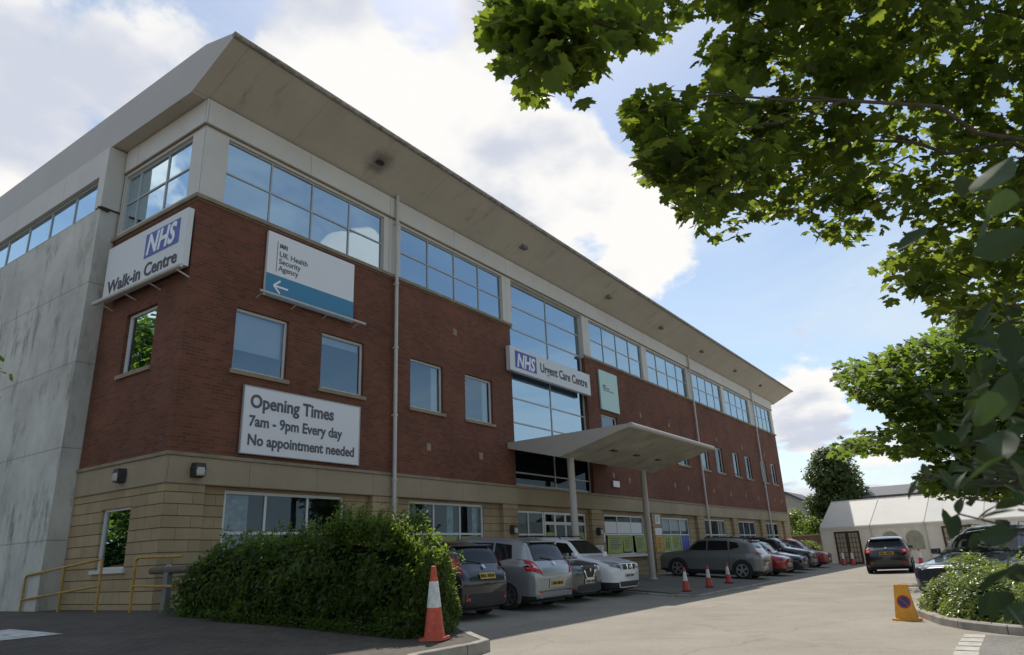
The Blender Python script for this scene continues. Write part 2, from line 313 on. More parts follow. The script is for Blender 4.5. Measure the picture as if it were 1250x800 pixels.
# ------------------------------------------------------------------ mesh helpers
class MB:
    def __init__(s): s.v = []; s.f = []; s.mi = []; s.cur = 0
    def vert(s, p): s.v.append(tuple(p)); return len(s.v)-1
    def face(s, ids): s.f.append(tuple(ids)); s.mi.append(s.cur)
    def quad(s, a, b, c, d): s.face([s.vert(a), s.vert(b), s.vert(c), s.vert(d)])
    def poly(s, pts): s.face([s.vert(p) for p in pts])
    def box(s, x0, x1, y0, y1, z0, z1):
        if x0 > x1: x0, x1 = x1, x0
        if y0 > y1: y0, y1 = y1, y0
        if z0 > z1: z0, z1 = z1, z0
        i = [s.vert(p) for p in ((x0,y0,z0),(x1,y0,z0),(x1,y1,z0),(x0,y1,z0),(x0,y0,z1),(x1,y0,z1),(x1,y1,z1),(x0,y1,z1))]
        for q in ((0,3,2,1),(4,5,6,7),(0,1,5,4),(1,2,6,5),(2,3,7,6),(3,0,4,7)): s.face([i[k] for k in q])
    def tube(s, pts, r, n=8, cap=True):
        pts = [Vector(p) for p in pts]; rs = r if isinstance(r, (list, tuple)) else [r]*len(pts)
        rings = []; up = Vector((0, 0, 1)); prev = None
        for i, p in enumerate(pts):
            t = (pts[min(i+1, len(pts)-1)]-pts[max(i-1, 0)]).normalized()
            if prev is None:
                a = t.cross(up)
                if a.length < 1e-3: a = t.cross(Vector((1, 0, 0)))
                a.normalize()
            else:
                a = prev - t*prev.dot(t)
                if a.length < 1e-4: a = t.cross(up)
                a.normalize()
            prev = a; b = t.cross(a)
            rings.append([s.vert(p+rs[i]*(cos(2*pi*k/n)*a+sin(2*pi*k/n)*b)) for k in range(n)])
        for i in range(len(rings)-1):
            for k in range(n): s.face([rings[i][k], rings[i][(k+1) % n], rings[i+1][(k+1) % n], rings[i+1][k]])
        if cap: s.face(rings[0][::-1]); s.face(rings[-1])
    def lathe(s, prof, c=(0, 0, 0), n=20, ax='z', cap=True):
        rings = []
        for r, h in prof:
            ring = []
            for k in range(n):
                a = 2*pi*k/n
                if ax == 'z': p = (c[0]+r*cos(a), c[1]+r*sin(a), c[2]+h)
                else: p = (c[0]+r*cos(a), c[1]+h, c[2]+r*sin(a))
                ring.append(s.vert(p))
            rings.append(ring)
        for i in range(len(rings)-1):
            for k in range(n): s.face([rings[i][k], rings[i][(k+1) % n], rings[i+1][(k+1) % n], rings[i+1][k]])
        if cap: s.face(rings[0][::-1]); s.face(rings[-1])
    def prism(s, prof, ax, a0, a1):
        """closed profile (list of 2-D points) extruded along ax ('x': profile is y,z)"""
        def P(q, a): return (a, q[0], q[1]) if ax == 'x' else (q[0], a, q[1])
        A = [s.vert(P(q, a0)) for q in prof]; B = [s.vert(P(q, a1)) for q in prof]
        n = len(prof)
        for k in range(n): s.face([A[k], A[(k+1) % n], B[(k+1) % n], B[k]])
        s.face(A[::-1]); s.face(B)
    def build(s, name, mats, parent=None, smooth=False, label=None, fix=True, sharp=40, bevel=0):
        me = bpy.data.meshes.new(name); me.from_pydata(s.v, [], s.f)
        for m_ in (mats if isinstance(mats, (list, tuple)) else [mats]): me.materials.append(m_)
        me.polygons.foreach_set('material_index', s.mi)
        if fix:
            bm = bmesh.new(); bm.from_mesh(me)
            bmesh.ops.remove_doubles(bm, verts=bm.verts, dist=1e-5) if smooth else None
            bmesh.ops.recalc_face_normals(bm, faces=bm.faces); bm.to_mesh(me); bm.free()
        uv = me.uv_layers.new(name='uv')
        for pgn in me.polygons:
            nx, ny, nz = (abs(c) for c in pgn.normal)
            for li in pgn.loop_indices:
                c = me.vertices[me.loops[li].vertex_index].co
                uv.data[li].uv = (c.x, c.y) if nz > .75 else ((c.x, c.z) if ny >= nx else (c.y, c.z))
        if smooth:
            me.polygons.foreach_set('use_smooth', [True]*len(me.polygons)); me.set_sharp_from_angle(angle=radians(sharp))
        o = bpy.data.objects.new(name, me); COL.objects.link(o)
        if parent is not None: o.parent = parent
        if label: o['label'] = label
        if bevel:
            b = o.modifiers.new('soft_edge', 'BEVEL'); b.width = bevel; b.segments = 2; b.limit_method = 'ANGLE'; b.angle_limit = radians(40)
        return o

def tag(o, label=None, cat=None, group=None, kind=None):
    if label: o['label'] = label
    if cat: o['category'] = cat
    if group: o['group'] = group
    if kind: o['kind'] = kind
    return o
def thing(name, label, cat, loc=(0, 0, 0), rz=0.0, group=None):
    o = bpy.data.objects.new(name, None); COL.objects.link(o); o.location = loc; o.rotation_euler = (0, 0, rz)
    o.empty_display_size = .2
    return tag(o, label, cat, group)
def dup(root, loc, rz, label, group=None):
    def cp(o, par):
        c = o.copy(); COL.objects.link(c)
        if par is not None: c.parent = par
        for ch in list(o.children): cp(ch, c)
        return c
    r = cp(root, None); r.location = loc; r.rotation_euler = (0, 0, rz); r['label'] = label
    if group: r['group'] = group
    return r
def text(body, size, M, material, parent, name='lettering', bold=0.0, shear=0.0, align='LEFT', width=None, depth=.004):
    """flat lettering as a mesh; M places its local XY plane"""
    cu = bpy.data.curves.new('t', 'FONT'); cu.body = body; cu.size = size; cu.offset = bold; cu.shear = shear
    cu.align_x = align; cu.extrude = depth; cu.resolution_u = 3; cu.space_line = 1.15
    ob = bpy.data.objects.new('t', cu); COL.objects.link(ob)
    bpy.context.view_layer.update()
    dg = bpy.context.evaluated_depsgraph_get()
    me = bpy.data.meshes.new_from_object(ob.evaluated_get(dg))
    bpy.data.objects.remove(ob, do_unlink=True)
    if width:
        xs = [v.co.x for v in me.vertices]; w0 = max(xs)-min(xs); k = width/w0; x0 = min(xs) if align == 'LEFT' else 0
        for v in me.vertices: v.co.x = (v.co.x-x0)*k
    me.transform(M); me.materials.clear(); me.materials.append(material)
    o = bpy.data.objects.new(name, me); COL.objects.link(o); o.parent = parent
    return o
def plane_matrix(origin, xdir, ydir):
    x = Vector(xdir).normalized(); y = Vector(ydir).normalized(); z = x.cross(y)
    M = Matrix.Identity(4)
    for i in range(3): M[i][0] = x[i]; M[i][1] = y[i]; M[i][2] = z[i]; M[i][3] = origin[i]
    return M

# ------------------------------------------------------------------ ground
def gz(x, y):
    """ground height: level road, parking rising to the building, paved slope at the near corner"""
    if x < 2.3: return .15+.45*min(1, max(0, (y+6.6)/5.2))
    return max(0.0, .065*(y+5.5))
def sheet(name, rows, material, kind='structure', lift=0.0, height=gz):
    b = MB(); ids = [[b.vert((x, y, height(x, y)+lift)) for x, y in row] for row in rows]
    for i in range(len(ids)-1):
        for k in range(len(ids[0])-1): b.face([ids[i][k], ids[i][k+1], ids[i+1][k+1], ids[i+1][k]])
    o = b.build(name, material); o['kind'] = kind
    return o
ys = [-900, -200, -60, -30, -20, -14, -10, -8, -6.6, -5.5, -4.5, -3.5, -2.5, -1.5, -.5, .8, 3, 60, 900]
def roadz(x, y): return max(0.0, min(.35, .065*(y+5.5)))
sheet('ground', [[(x, y) for x in (-900, -60, -20, -8, 0, 2.31, 6, 12, 20, 30, 45, 60, 90, 900)] for y in ys], MT['road'], height=roadz)
# block paved slope at the near corner, its kerb edge first
K = [(-60, -34), (-14, -13.2), (-5, -9.2), (-.5, -7.30), (.6, -7.36), (1.05, -7.25), (1.5, -6.7), (2.0, -6.0), (2.25, -4.5), (2.28, -2.5), (2.28, .6)]
B_ = [(-60, 30), (-14, 25), (-5, 22), (-1, 20), (0, 20), (.5, 20), (1, 16), (1.5, 12), (2.0, 8), (2.25, 4), (2.28, .7)]
rows = []
for i in range(33):
    f = (i/32)**1.6
    rows.append([(k[0]+(b[0]-k[0])*f, k[1]+(b[1]-k[1])*f) for k, b in zip(K, B_)])
def padz(x, y): return .15+.45*min(1, max(0, (y+6.6)/5.2)) if y > -6.6 else .15
sheet('pavement', rows, MT['block'], height=padz)
def kerb_run(name, path, z0, z1, w, material, zf=None):
    """kerb stones along a path: real step with a face, top and inner edge"""
    b = MB(); L = len(path); ring = []
    for i, p in enumerate(path):
        a = Vector(path[max(i-1, 0)]); c = Vector(path[min(i+1, L-1)]); t = (c-a).normalized(); nrm = Vector((-t.y, t.x))
        zt = zf(p[0], p[1]) if zf else z1
        q = Vector(p)
        o_ = q-nrm*0.0; i_ = q+nrm*w
        ring.append([b.vert((o_.x, o_.y, z0)), b.vert((o_.x, o_.y, zt-.02)), b.vert(((o_+nrm*.02).x, (o_+nrm*.02).y, zt)), b.vert((i_.x, i_.y, zt)), b.vert((i_.x, i_.y, z0))])
    for i in range(L-1):
        for k in range(4): b.face([ring[i][k], ring[i+1][k], ring[i+1][k+1], ring[i][k+1]])
    b.face(ring[0]); b.face(ring[-1][::-1])
    o = b.build(name, material); o['kind'] = 'structure'
    uv = o.data.uv_layers[0]     # run the stone joints along the path
    acc_ = [0]
    for i in range(1, L): acc_.append(acc_[-1]+(Vector(path[i])-Vector(path[i-1])).length)
    vid = {ring[i][k]: acc_[i] for i in range(L) for k in range(5)}
    for lp in o.data.loops: uv.data[lp.index].uv = (vid.get(lp.vertex_index, 0), .5)
    return o
def dens(path, n=4):
    r = []
    for i in range(len(path)-1):
        for k in range(n): r.append((path[i][0]+(path[i+1][0]-path[i][0])*k/n, path[i][1]+(path[i+1][1]-path[i][1])*k/n))
    return r+[path[-1]]
kerb_run('kerb', dens(K[1:-1]), -.02, .16, .13, MT['kerb'], zf=lambda x, y: padz(x, y)+.012)
# low paved apron in front of the entrance
ap = [(12.75, -6.05), (13.2, -3.0), (13.25, .2)]
def apz(x, y): return roadz(x, y)+.055
arow = []
for i in range(13):
    f = i/12; y = -6.05+6.2*f
    x0 = 12.75+.5*min(1, f*2)
    arow.append([(x0+(20.9-x0)*k/8, y) for k in range(9)])
sheet('entrance_pavement', arow, MT['apron'], height=apz)
kerb_run('kerb', dens([(12.75, .1), (12.72, -3.0), (12.35, -6.0), (12.55, -6.16), (13.2, -6.15), (20.9, -6.1)], 3)[0:], -.02, .06, .11, MT['kerb'], zf=lambda x, y: apz(x, y)+.004)
# right hand island: soil bed with a curved kerb
isl = [(8.6, -11.85), (7.9, -11.92), (7.2, -12.02), (6.3, -12.3), (5.6, -12.52), (5.0, -12.85), (4.5, -13.3), (4.1, -13.8), (3.85, -14.6), (3.8, -16), (3.8, -19)]
kerb_run('kerb', dens(isl, 3), -.02, .12, .12, MT['kerb'])
b = MB(); b.poly([(x+.06, y-.06, .085) for x, y in isl]+[(12, -19, .085), (12, -11.95, .085)])
tag(b.build('soil_bed', MT['soil']), kind='structure')
# chipped asphalt beyond the row of pale blocks, and the blocks themselves
b = MB(); b.poly([(x, y, .004) for x, y in [(4.3, -13.16), (3.2, -13.14), (1.0, -13.12), (-3.5, -13.1), (-14, -13.0), (-14, -30), (3.75, -30), (3.78, -14.6), (4.05, -13.8)]])
tag(b.build('side_road', MT['dtar']), kind='structure')
b = MB(); rng = random.Random(5)
for i in range(30):
    x = 4.30-i*.44; sk = rng.uniform(-.02, .02)
    b.box(x-.36, x, -13.17+sk, -12.92+sk, -.01, .008)
tag(b.build('block_edging', MT['sett'], bevel=.004), kind='structure')
# worn white bay marking on the slope at the left edge
b = MB()
b.poly([(x, y, padz(x, y)+.006) for x, y in [(-2.62, -2.5), (-2.95, -1.6), (-3.9, -1.9), (-3.9, -2.55)]])
tag(b.build('road_marking', MT['paint']), kind='structure')

# ------------------------------------------------------------------ the building
BL = thing('office_building', 'long three storey red brick health centre with stone base, glazed top floor and overhanging roof', 'building')
XL, YD = 48.4, 16.0
ZB, ZS, ZH, ZT = 3.63, 9.53, 11.38, 12.12
YC = 3.80                        # end of the brick return on the left face
def T(side, a, d, z): return (a, d, z) if side == 'front' else (d, a, z)
def fbox(b, side, a0, a1, d0, d1, z0, z1):
    p, q = T(side, a0, d0, z0), T(side, a1, d1, z1)
    b.box(p[0], q[0], p[1], q[1], p[2], q[2])
def wall(b, side, a0, a1, z0, z1, holes, d=0.0, rev=.12):
    """flat wall with rectangular openings and their reveals"""
    A = sorted({a0, a1} | {h[0] for h in holes} | {h[1] for h in holes}); Z = sorted({z0, z1} | {h[2] for h in holes} | {h[3] for h in holes})
    A = [a for a in A if a0-1e-6 <= a <= a1+1e-6]; Z = [z for z in Z if z0-1e-6 <= z <= z1+1e-6]
    for i in range(len(A)-1):
        for k in range(len(Z)-1):
            am, zm = (A[i]+A[i+1])/2, (Z[k]+Z[k+1])/2
            if any(h[0] < am < h[1] and h[2] < zm < h[3] for h in holes): continue
            b.quad(T(side, A[i], d, Z[k]), T(side, A[i+1], d, Z[k]), T(side, A[i+1], d, Z[k+1]), T(side, A[i], d, Z[k+1]))
    for h in holes:
        p = [(h[0], h[2]), (h[1], h[2]), (h[1], h[3]), (h[0], h[3])]
        for k in range(4):
            q, r = p[k], p[(k+1) % 4]
            b.quad(T(side, q[0], d, q[1]), T(side, r[0], d, r[1]), T(side, r[0], d+rev, r[1]), T(side, q[0], d+rev, q[1]))
def window(side, a0, a1, z0, z1, vs=(), hs=(), d=.09, frame='wframe', pane='glass', fr=.06, mu=.045, room=.5, sill=None, blind=None, curtain=None, name='window', label=None, roomm='room'):
    b = MB()
    t0, t1 = d, d+.06
    fbox(b, side, a0, a0+fr, t0, t1, z0, z1); fbox(b, side, a1-fr, a1, t0, t1, z0, z1)
    fbox(b, side, a0+fr, a1-fr, t0, t1, z0, z0+fr); fbox(b, side, a0+fr, a1-fr, t0, t1, z1-fr, z1)
    e = .003
    for v in vs: fbox(b, side, v-mu/2, v+mu/2, t0+e, t1-e, z0+fr, z1-fr)
    for h in hs: fbox(b, side, a0+fr, a1-fr, t0+2*e, t1-2*e, h-mu/2, h+mu/2)
    w = b.build(name, MT[frame], BL, label=label)
    rg = random.Random(int(a0*97+z0*31)+(7 if side == 'left' else 0))
    b = MB(); AA = [a0+fr*.5]+list(vs)+[a1-fr*.5]; ZZ = [z0+fr*.5]+list(hs)+[z1-fr*.5]
    for i in range(len(AA)-1):
        for k in range(len(ZZ)-1):
            tx, tz = rg.uniform(-.0035, .0035), rg.uniform(-.0035, .0035)
            b.quad(T(side, AA[i], d+.03+tx, ZZ[k]), T(side, AA[i+1], d+.03-tx, ZZ[k]), T(side, AA[i+1], d+.03-tx+tz, ZZ[k+1]), T(side, AA[i], d+.03+tx+tz, ZZ[k+1]))
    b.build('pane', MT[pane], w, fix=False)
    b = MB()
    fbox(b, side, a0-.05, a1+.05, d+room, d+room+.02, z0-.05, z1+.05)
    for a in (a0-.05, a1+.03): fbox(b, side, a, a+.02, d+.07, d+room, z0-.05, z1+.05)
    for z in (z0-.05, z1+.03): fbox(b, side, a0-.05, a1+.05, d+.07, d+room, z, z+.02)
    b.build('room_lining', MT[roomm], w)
    if sill:
        b = MB(); fbox(b, side, a0-.07, a1+.07, -.06, d, z0-.10, z0-.004); b.build('sill', MT[sill], w)
    if blind:
        for (p0, p1, q0) in blind:
            b = MB(); fbox(b, side, p0, p1, d+.13, d+.135, q0, z1-fr); b.build('blind', MT['blind'], w)
    if curtain:
        for (p0, p1) in curtain:
            b = MB(); n_ = max(2, int((p1-p0)/.06))
            for k in range(n_):
                aa, ab = p0+(p1-p0)*k/n_, p0+(p1-p0)*(k+1)/n_
                da, db = (d+.15+.03*(k % 2)), (d+.15+.03*((k+1) % 2))
                b.quad(T(side, aa, da, z0+fr), T(side, ab, db, z0+fr), T(side, ab, db, z1-fr), T(side, aa, da, z1-fr))
            b.build('curtain', MT['curtain'], w)
    return w

# first floor windows in the brick (front, then the left return)
FW = [(1.24, 2.72), (3.77, 5.26), (7.13, 8.63), (9.74, 11.26), (19.27, 20.83), (24.4, 25.9), (27.6, 29.15), (31.2, 32.5), (33.75, 35.0), (37.0, 38.2), (39.5, 40.75), (43.15, 44.4), (45.65, 46.9)]
Z1, Z2 = 5.60, 7.11
b = MB()
CGa, CGb = 12.48, 18.12
holes = [(a, c, Z1, Z2) for a, c in FW]
wall(b, 'front', 0, CGa, ZB, 9.42, [h for h in holes if h[1] < CGa])
wall(b, 'front', CGb, XL, ZB, 9.42, [h for h in holes if h[0] > CGb])
for a, s_ in ((CGa, 1), (CGb, -1)): b.quad((a, 0, ZB), (a, .22, ZB), (a, .22, 9.42), (a, 0, 9.42))
wall(b, 'left', 0, YC+.3, ZB, 9.42, [(1.20, 2.54, 5.66, 7.15)])
b.quad((XL, 0, ZB), (XL, YD, ZB), (XL, YD, 9.42), (XL, 0, 9.42)); b.quad((0, YD, 0), (XL, YD, 0), (XL, YD, ZT), (0, YD, ZT))
b.build('brick_wall', MT['brick'], BL, fix=False)
for x in (24.15, 36.35):
    b_ = MB(); b_.box(x-.012, x+.012, -.003, .01, ZB+.005, 9.425); b_.build('movement_joint', MT['lamp'], BL)
for i, (a, c) in enumerate(FW):
    bl = None
    if i == 0: bl = [(a+.06, c-.06, Z1+.55)]
    elif i == 1: bl = [(a+.06, c-.06, Z2-.24)]
    elif i in (2, 3): bl = [(c-.33, c-.07, Z1+.07)]
    elif i > 5: bl = [(a+.06, c-.06, Z1+.25)] if i % 2 else None
    window('front', a, c, Z1, Z2, sill='sill', blind=bl, frame='wframe', pane='glass')
window('left', 1.20, 2.54, 5.66, 7.15, sill='sill', frame='wframe', pane='glass', blind=[(1.27, 2.47, 6.35)])

# top floor strip windows
groups = [(.63, 5.94, 4), (6.66, 12.08, 4), (18.78, 24.31, 4), (24.91, 30.43, 4), (31.15, 36.44, 4), (36.97, 42.26, 4), (43.45, 47.85, 4)]
zs0, zs1, zmid = 9.58, 11.33, 10.45
holes = [(a, c, zs0, zs1) for a, c, n_ in groups]
b = MB()
wall(b, 'front', 0, CGa+.18, 9.42, ZT, [h for h in holes if h[1] < CGa+.2])
wall(b, 'front', CGb, XL, 9.42, ZT, [h for h in holes if h[0] > CGb])
b.quad((CGa+.18, 0, 11.36), (CGb, 0, 11.36), (CGb, 0, ZT), (CGa+.18, 0, ZT))
b.quad((CGa+.18, 0, 11.36), (CGb, 0, 11.36), (CGb, .22, 11.36), (CGa+.18, .22, 11.36))
wall(b, 'left', 0, YC-.1, 9.42, ZT, [(.52, 3.63, 9.66, 11.33)])
for a in (CGa+.18, CGb): b.quad((a, 0, 9.42), (a, .24, 9.42), (a, .24, 11.36), (a, 0, 11.36))
b.quad((XL, 0, 9.42), (XL, YD, 9.42), (XL, YD, ZT), (XL, 0, ZT))
b.build('cladding', MT['clad'], BL, fix=False)
b = MB()     # fascia board under the soffit, with the corner piece
b.box(.0, XL, -.045, -.002, 11.46, ZT-.004); b.box(-.045, -.002, -.045, YC-.12, 11.46, ZT-.004)
b.build('fascia_board', MT['clad'], BL)
b = MB(); b.box(-.05, XL+.05, -.06, -.003, 11.405, 11.45); b.box(-.06, -.003, -.003, YC-.12, 11.405, 11.45)
b.build('head_trim', MT['ledge'], BL)
b = MB(); b.box(-.09, CGa+.06, -.09, -.002, 9.43, 9.53); b.box(CGb-.06, XL+.07, -.09, -.002, 9.43, 9.53); b.box(-.09, -.002, -.002, YC-.02, 9.43, 9.53)
b.build('sill_ledge', MT['ledge'], BL, bevel=.01)
BLN = {6.66: [(8.1, 9.3, 10.3)], 18.78: [(22.9, 24.2, 9.9)], 24.91: [(26.3, 27.6, 10.6), (27.7, 29.0, 9.7)], 31.15: [(33.9, 35.1, 10.2)], 36.97: [(37.1, 38.2, 10.5), (39.7, 41.0, 9.9)], 43.45: [(45.7, 46.7, 10.3)]}
for a, c, n_ in groups:
    vs = [a+(c-a)*k/n_ for k in range(1, n_)]
    window('front', a, c, zs0, zs1, vs, [zmid], d=.07, frame='gframe', pane='coated', name='strip_window', fr=.045, mu=.04, blind=BLN.get(a))
window('left', .52, 3.63, 9.66, 11.33, [1.68, 3.0], [10.52], d=.07, frame='gframe', pane='coated', name='strip_window')

# central glazing: one tall curtain wall from the band to the roof
z_r = [5.90, 6.80, 8.2, 9.48, 10.42]
window('front', CGa+.01, CGb, 3.66, 4.99, [15.38], [4.12], d=.16, frame='gframe', pane='darkglass', fr=.07, mu=.05, room=.8, name='lower_glazing_window')
window('front', CGa+.01, CGb, 5.0, 11.36, [15.38], z_r, d=.16, frame='gframe', pane='coated', fr=.07, mu=.05, room=.8, name='curtain_wall_window', label='tall glazed entrance bay in the middle of the front',
       blind=None)
b = MB()      # obscured spandrel panels at the second floor slab, behind the name sign
b.box(12.56, 15.34, .205, .215, 8.1, 9.46); b.box(15.42, 18.06, .205, .215, 8.1, 9.46)
b.build('spandrel_panel', mat('milky_spandrel', (.50, .58, .60), .25), BL)

# ground floor in stone blocks: piers flush with the brick, window bays set back
bays = [(.87, 5.70), (6.67, 11.64), (12.50, 17.72), (18.62, 23.58), (24.63, 29.42), (30.45, 35.35), (36.25, 41.15), (42.2, 46.9)]
gw = [(1.44, 4.86, .55, 2.93), (7.26, 10.76, .55, 2.93), None, (19.08, 22.95, 1.2, 2.84), (24.96, 28.52, 1.2, 2.84), (30.78, 34.35, 1.2, 2.86), (36.75, 40.25, 1.2, 2.86), (42.5, 45.8, 1.2, 2.84)]
b = MB(); RD = .16
edges = [0]+[v for p in bays for v in p]+[XL]
for i in range(0, len(edges), 2):
    wall(b, 'front', edges[i], edges[i+1], -.1, 2.985, [])
for i, (a, c) in enumerate(bays):
    hs_ = [(gw[i][0], gw[i][1], gw[i][2], gw[i][3])] if gw[i] else [(12.62, 17.55, .2, 2.83)]
    wall(b, 'front', a, c, -.1, 2.985, hs_, d=RD, rev=.12)
    for e_ in (a, c): b.quad((e_, 0, -.1), (e_, RD, -.1), (e_, RD, 2.985), (e_, 0, 2.985))
    b.quad((a, 0, 2.985), (c, 0, 2.985), (c, RD, 2.985), (a, RD, 2.985))
wall(b, 'left', 0, YC+.3, -.1, 2.985, [(1.22, 2.42, 1.38, 2.62)])
b.quad((XL, 0, -.1), (XL, YD, -.1), (XL, YD, ZB), (XL, 0, ZB))
b.build('stone_base', MT['stone'], BL, fix=False)
b = MB(); b.box(-.025, XL+.025, -.025, -.002, 2.99, 3.55); b.box(-.025, -.002, -.002, YC, 2.99, 3.55)
b.build('stone_band', MT['band'], BL)
b = MB(); b.box(-.06, XL+.06, -.06, -.002, 3.552, ZB); b.box(-.06, -.002, -.002, YC, 3.552, ZB)
b.build('band_ledge', MT['ledge'], BL, bevel=.008)
window('left', 1.22, 2.42, 1.38, 2.62, d=.06, frame='wframe', pane='lowglass', sill=None, fr=.05, name='window')
b = MB(); b.box(-.07, .06, 1.12, 2.5, 1.30, 1.376); b.build('sill', MT['wframe'], BL)
cur = {0: [(1.5, 2.2)], 1: [(7.35, 7.75), (9.15, 9.45), (10.4, 10.65)], 3: None, 4: None, 5: [(30.9, 31.3), (33.8, 34.2)], 6: None, 7: None}
for i, g_ in enumerate(gw):
    if not g_: continue
    a, c, z0, z1 = g_; w_ = c-a
    zt_ = 2.03
    window('front', a, c, z0, z1, [a+w_*.32, a+w_*.67], [zt_], d=RD+.04, frame='wframe', pane='lowglass', sill='wframe' if i > 2 else None, fr=.07, mu=.06, room=.9, curtain=cur.get(i), name='shop_window',
           blind=[(a+.08, c-.1, 2.22)] if i in (4,) else None)
# entrance: fixed light, doors
window('front', 12.64, 14.42, .25, 2.82, [13.42], [2.02], d=RD+.04, frame='wframe', pane='lowglass', fr=.07, mu=.06, room=.9, name='side_light_window')
w = window('front', 14.46, 17.53, .22, 2.82, [15.22, 15.98, 16.75], [2.42], d=RD+.04, frame='wframe', pane='lowglass', fr=.09, mu=.11, room=1.6, name='entrance_door', label='white framed glazed entrance doors under the canopy')
b = MB(); b.box(15.86, 15.89, RD+.0, RD+.035, 1.0, 1.7); b.box(16.07, 16.10, RD+.0, RD+.035, 1.0, 1.7); b.build('handle', MT['gframe'], w)

# concrete stair tower at the left
TX = -.45; YT1 = 13.0
b = MB()
b.quad((TX, YC, -.1), (.05, YC, -.1), (.05, YC, 10.62), (TX, YC, 10.62))
wall(b, 'left', YC, YD+8, -.1, 10.32, [(13.2, 14.4, 5.6, 7.1)], d=TX)
b.quad((TX, YC, 10.32), (TX, YD+8, 10.32), (0.05, YD+8, 10.32), (.05, YC, 10.32))
b.quad((TX, YC, 10.3), (.05, YC, 10.3), (.05, YC, 12.1), (TX, YC, 12.1))
b.build('concrete_tower', MT['concrete'], BL, fix=False)
window('left', 13.2, 14.4, 5.6, 7.1, d=TX+.08, frame='wframe', pane='glass', sill='sill')
b = MB(); b.box(TX-.03, .04, YC-.06, YC+.28, 10.33, ZT-.03); b.box(TX-.03, .0, YC+.28, YD+8, 11.3, ZT-.03)
b.build('tower_cladding', MT['clad'], BL)
window('left', YC+.28, YD+7.9, 10.34, 11.29, [YC+.28+1.45*k for k in range(1, 14)], [], d=TX+.08, frame='gframe', pane='coated', name='strip_window', fr=.05)
b = MB(); b.tube([(TX-.08, YC-.03, 10.28), (TX+.2, YC-.05, 10.25)], .03, 6); b.build('overflow_pipe', MT['lamp'], BL)
# left over-hang: brickless core behind (keeps daylight out of the rooms)
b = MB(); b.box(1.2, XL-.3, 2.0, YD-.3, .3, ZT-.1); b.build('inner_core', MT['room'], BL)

# roof: aerofoil section with a level top and an upswept front overhang
prof = [(-1.50, 13.01), (-1.52, 12.92), (-1.47, 12.88), (.07, 12.13), (YD+9, 12.13), (YD+9, 13.3), (.25, 13.3), (-.35, 13.29)]
RX0, RX1 = -.42, 49.75
b = MB()
def rp(q, x): return (x, q[0], q[1])
n_ = len(prof)
for k in range(n_):
    q, r = prof[k], prof[(k+1) % n_]
    b.cur = 1 if k in (2, 3) else 0
    seg = 1
    b.quad(rp(q, RX0), rp(q, RX1), rp(r, RX1), rp(r, RX0))
b.cur = 0
b.poly([rp(q, RX0) for q in prof]); b.poly([rp(q, RX1) for q in prof[::-1]])
roof = b.build('roof', [MT['fascia'], MT['soffit']], BL)
b = MB(); b.tube([(RX0-.01, -1.53, 12.95), (RX1+.01, -1.53, 12.95)], .075, 10); b.build('gutter', MT['gutter'], roof, smooth=True)
def soff(y): return 12.88+(12.13-12.88)*(y+1.47)/(1.54)
for x in (5.0, 12.6, 19.6, 25.6, 31.6, 37.8, 43.6):
    b = MB(); y = -.72
    if x == 5.0:
        b.lathe([(.0, 0), (.13, 0), (.15, -.03), (.0, -.035)], (x, y, soff(y)-.004), 16)
    else:
        b.box(x-.16, x+.16, y-.10, y+.10, soff(y)-.09, soff(y)+.03)
    b.build('soffit_vent', MT['lamp'] if x == 5.0 else MT['post'], roof)

# down pipes with brackets
def downpipe(x, r=.055, dark=False):
    b = MB(); b.tube([(x, -.13, 12.2), (x, -.13, .2)], r, 10)
    o = b.build('downpipe', MT['pipe'], BL, smooth=True)
    for z in (11.2, 9.2, 7.2, 5.2, 3.4, 1.6):
        b = MB(); b.lathe([(r+.001, 0), (r+.018, 0), (r+.018, .06), (r+.001, .06)], (x, -.13, z), 10); b.box(x-.02, x+.02, -.1, .0, z+.01, z+.05)
        b.build('pipe_bracket', MT['pipe'], o)
for x in (6.38, 30.78, 43.0): downpipe(x)

# wall vents (small pale air bricks)
for x, z in ((7.93, 4.5), (10.49, 4.46), (9.25, 8.42), (19.95, 4.48), (20.02, 4.1), (21.5, 4.35), (23.4, 7.6), (26.9, 7.55), (34.2, 7.6), (39.2, 7.6), (44.4, 7.6), (26.8, 4.45), (28.6, 4.4), (32.6, 4.45), (35.6, 4.4), (38.6, 4.45), (41.3, 4.4), (45.4, 4.45), (47.1, 4.4)):
    b = MB(); b.box(x-.09, x+.09, -.016, -.002, z-.11, z+.11)
    for k in range(3): b.box(x-.07, x+.07, -.024, -.016, z-.085+.06*k, z-.05+.06*k)
    b.build('air_vent', MT['vent'], BL)

# entrance canopy on two columns
CN = thing('entrance_canopy', 'pale grey wedge shaped canopy on two round columns over the entrance doors', 'canopy', (15.8, -2.05, 0))
CN.location = (0, 0, 0)
cp = [(-.01, 4.86), (-2.05, 4.34), (-4.62, 4.98), (-4.68, 5.02), (-4.66, 5.09), (-.01, 5.06)]
b = MB(); x0, x1 = 12.02, 19.45
for k in range(len(cp)):
    q, r = cp[k], cp[(k+1) % len(cp)]; b.cur = 1 if k in (0, 1) else 0
    b.quad(rp(q, x0), rp(q, x1), rp(r, x1), rp(r, x0))
b.cur = 0; b.poly([rp(q, x0) for q in cp]); b.poly([rp(q, x1) for q in cp[::-1]])
b.build('canopy_roof', [MT['fascia'], brick_mat('grubby_canopy_soffit', (.42, .40, .33), (.40, .38, .315), (.28, .27, .22), 1.2, 9, .008, var=.25, vscale=1.2, bump=0, stain=((.22, .23, .17), .5, .8))], CN)
b = MB(); b.tube([(x0-.02, -4.70, 5.03), (x1+.02, -4.70, 5.03)], .085, 10); b.build('gutter', MT['fascia'], CN, smooth=True)
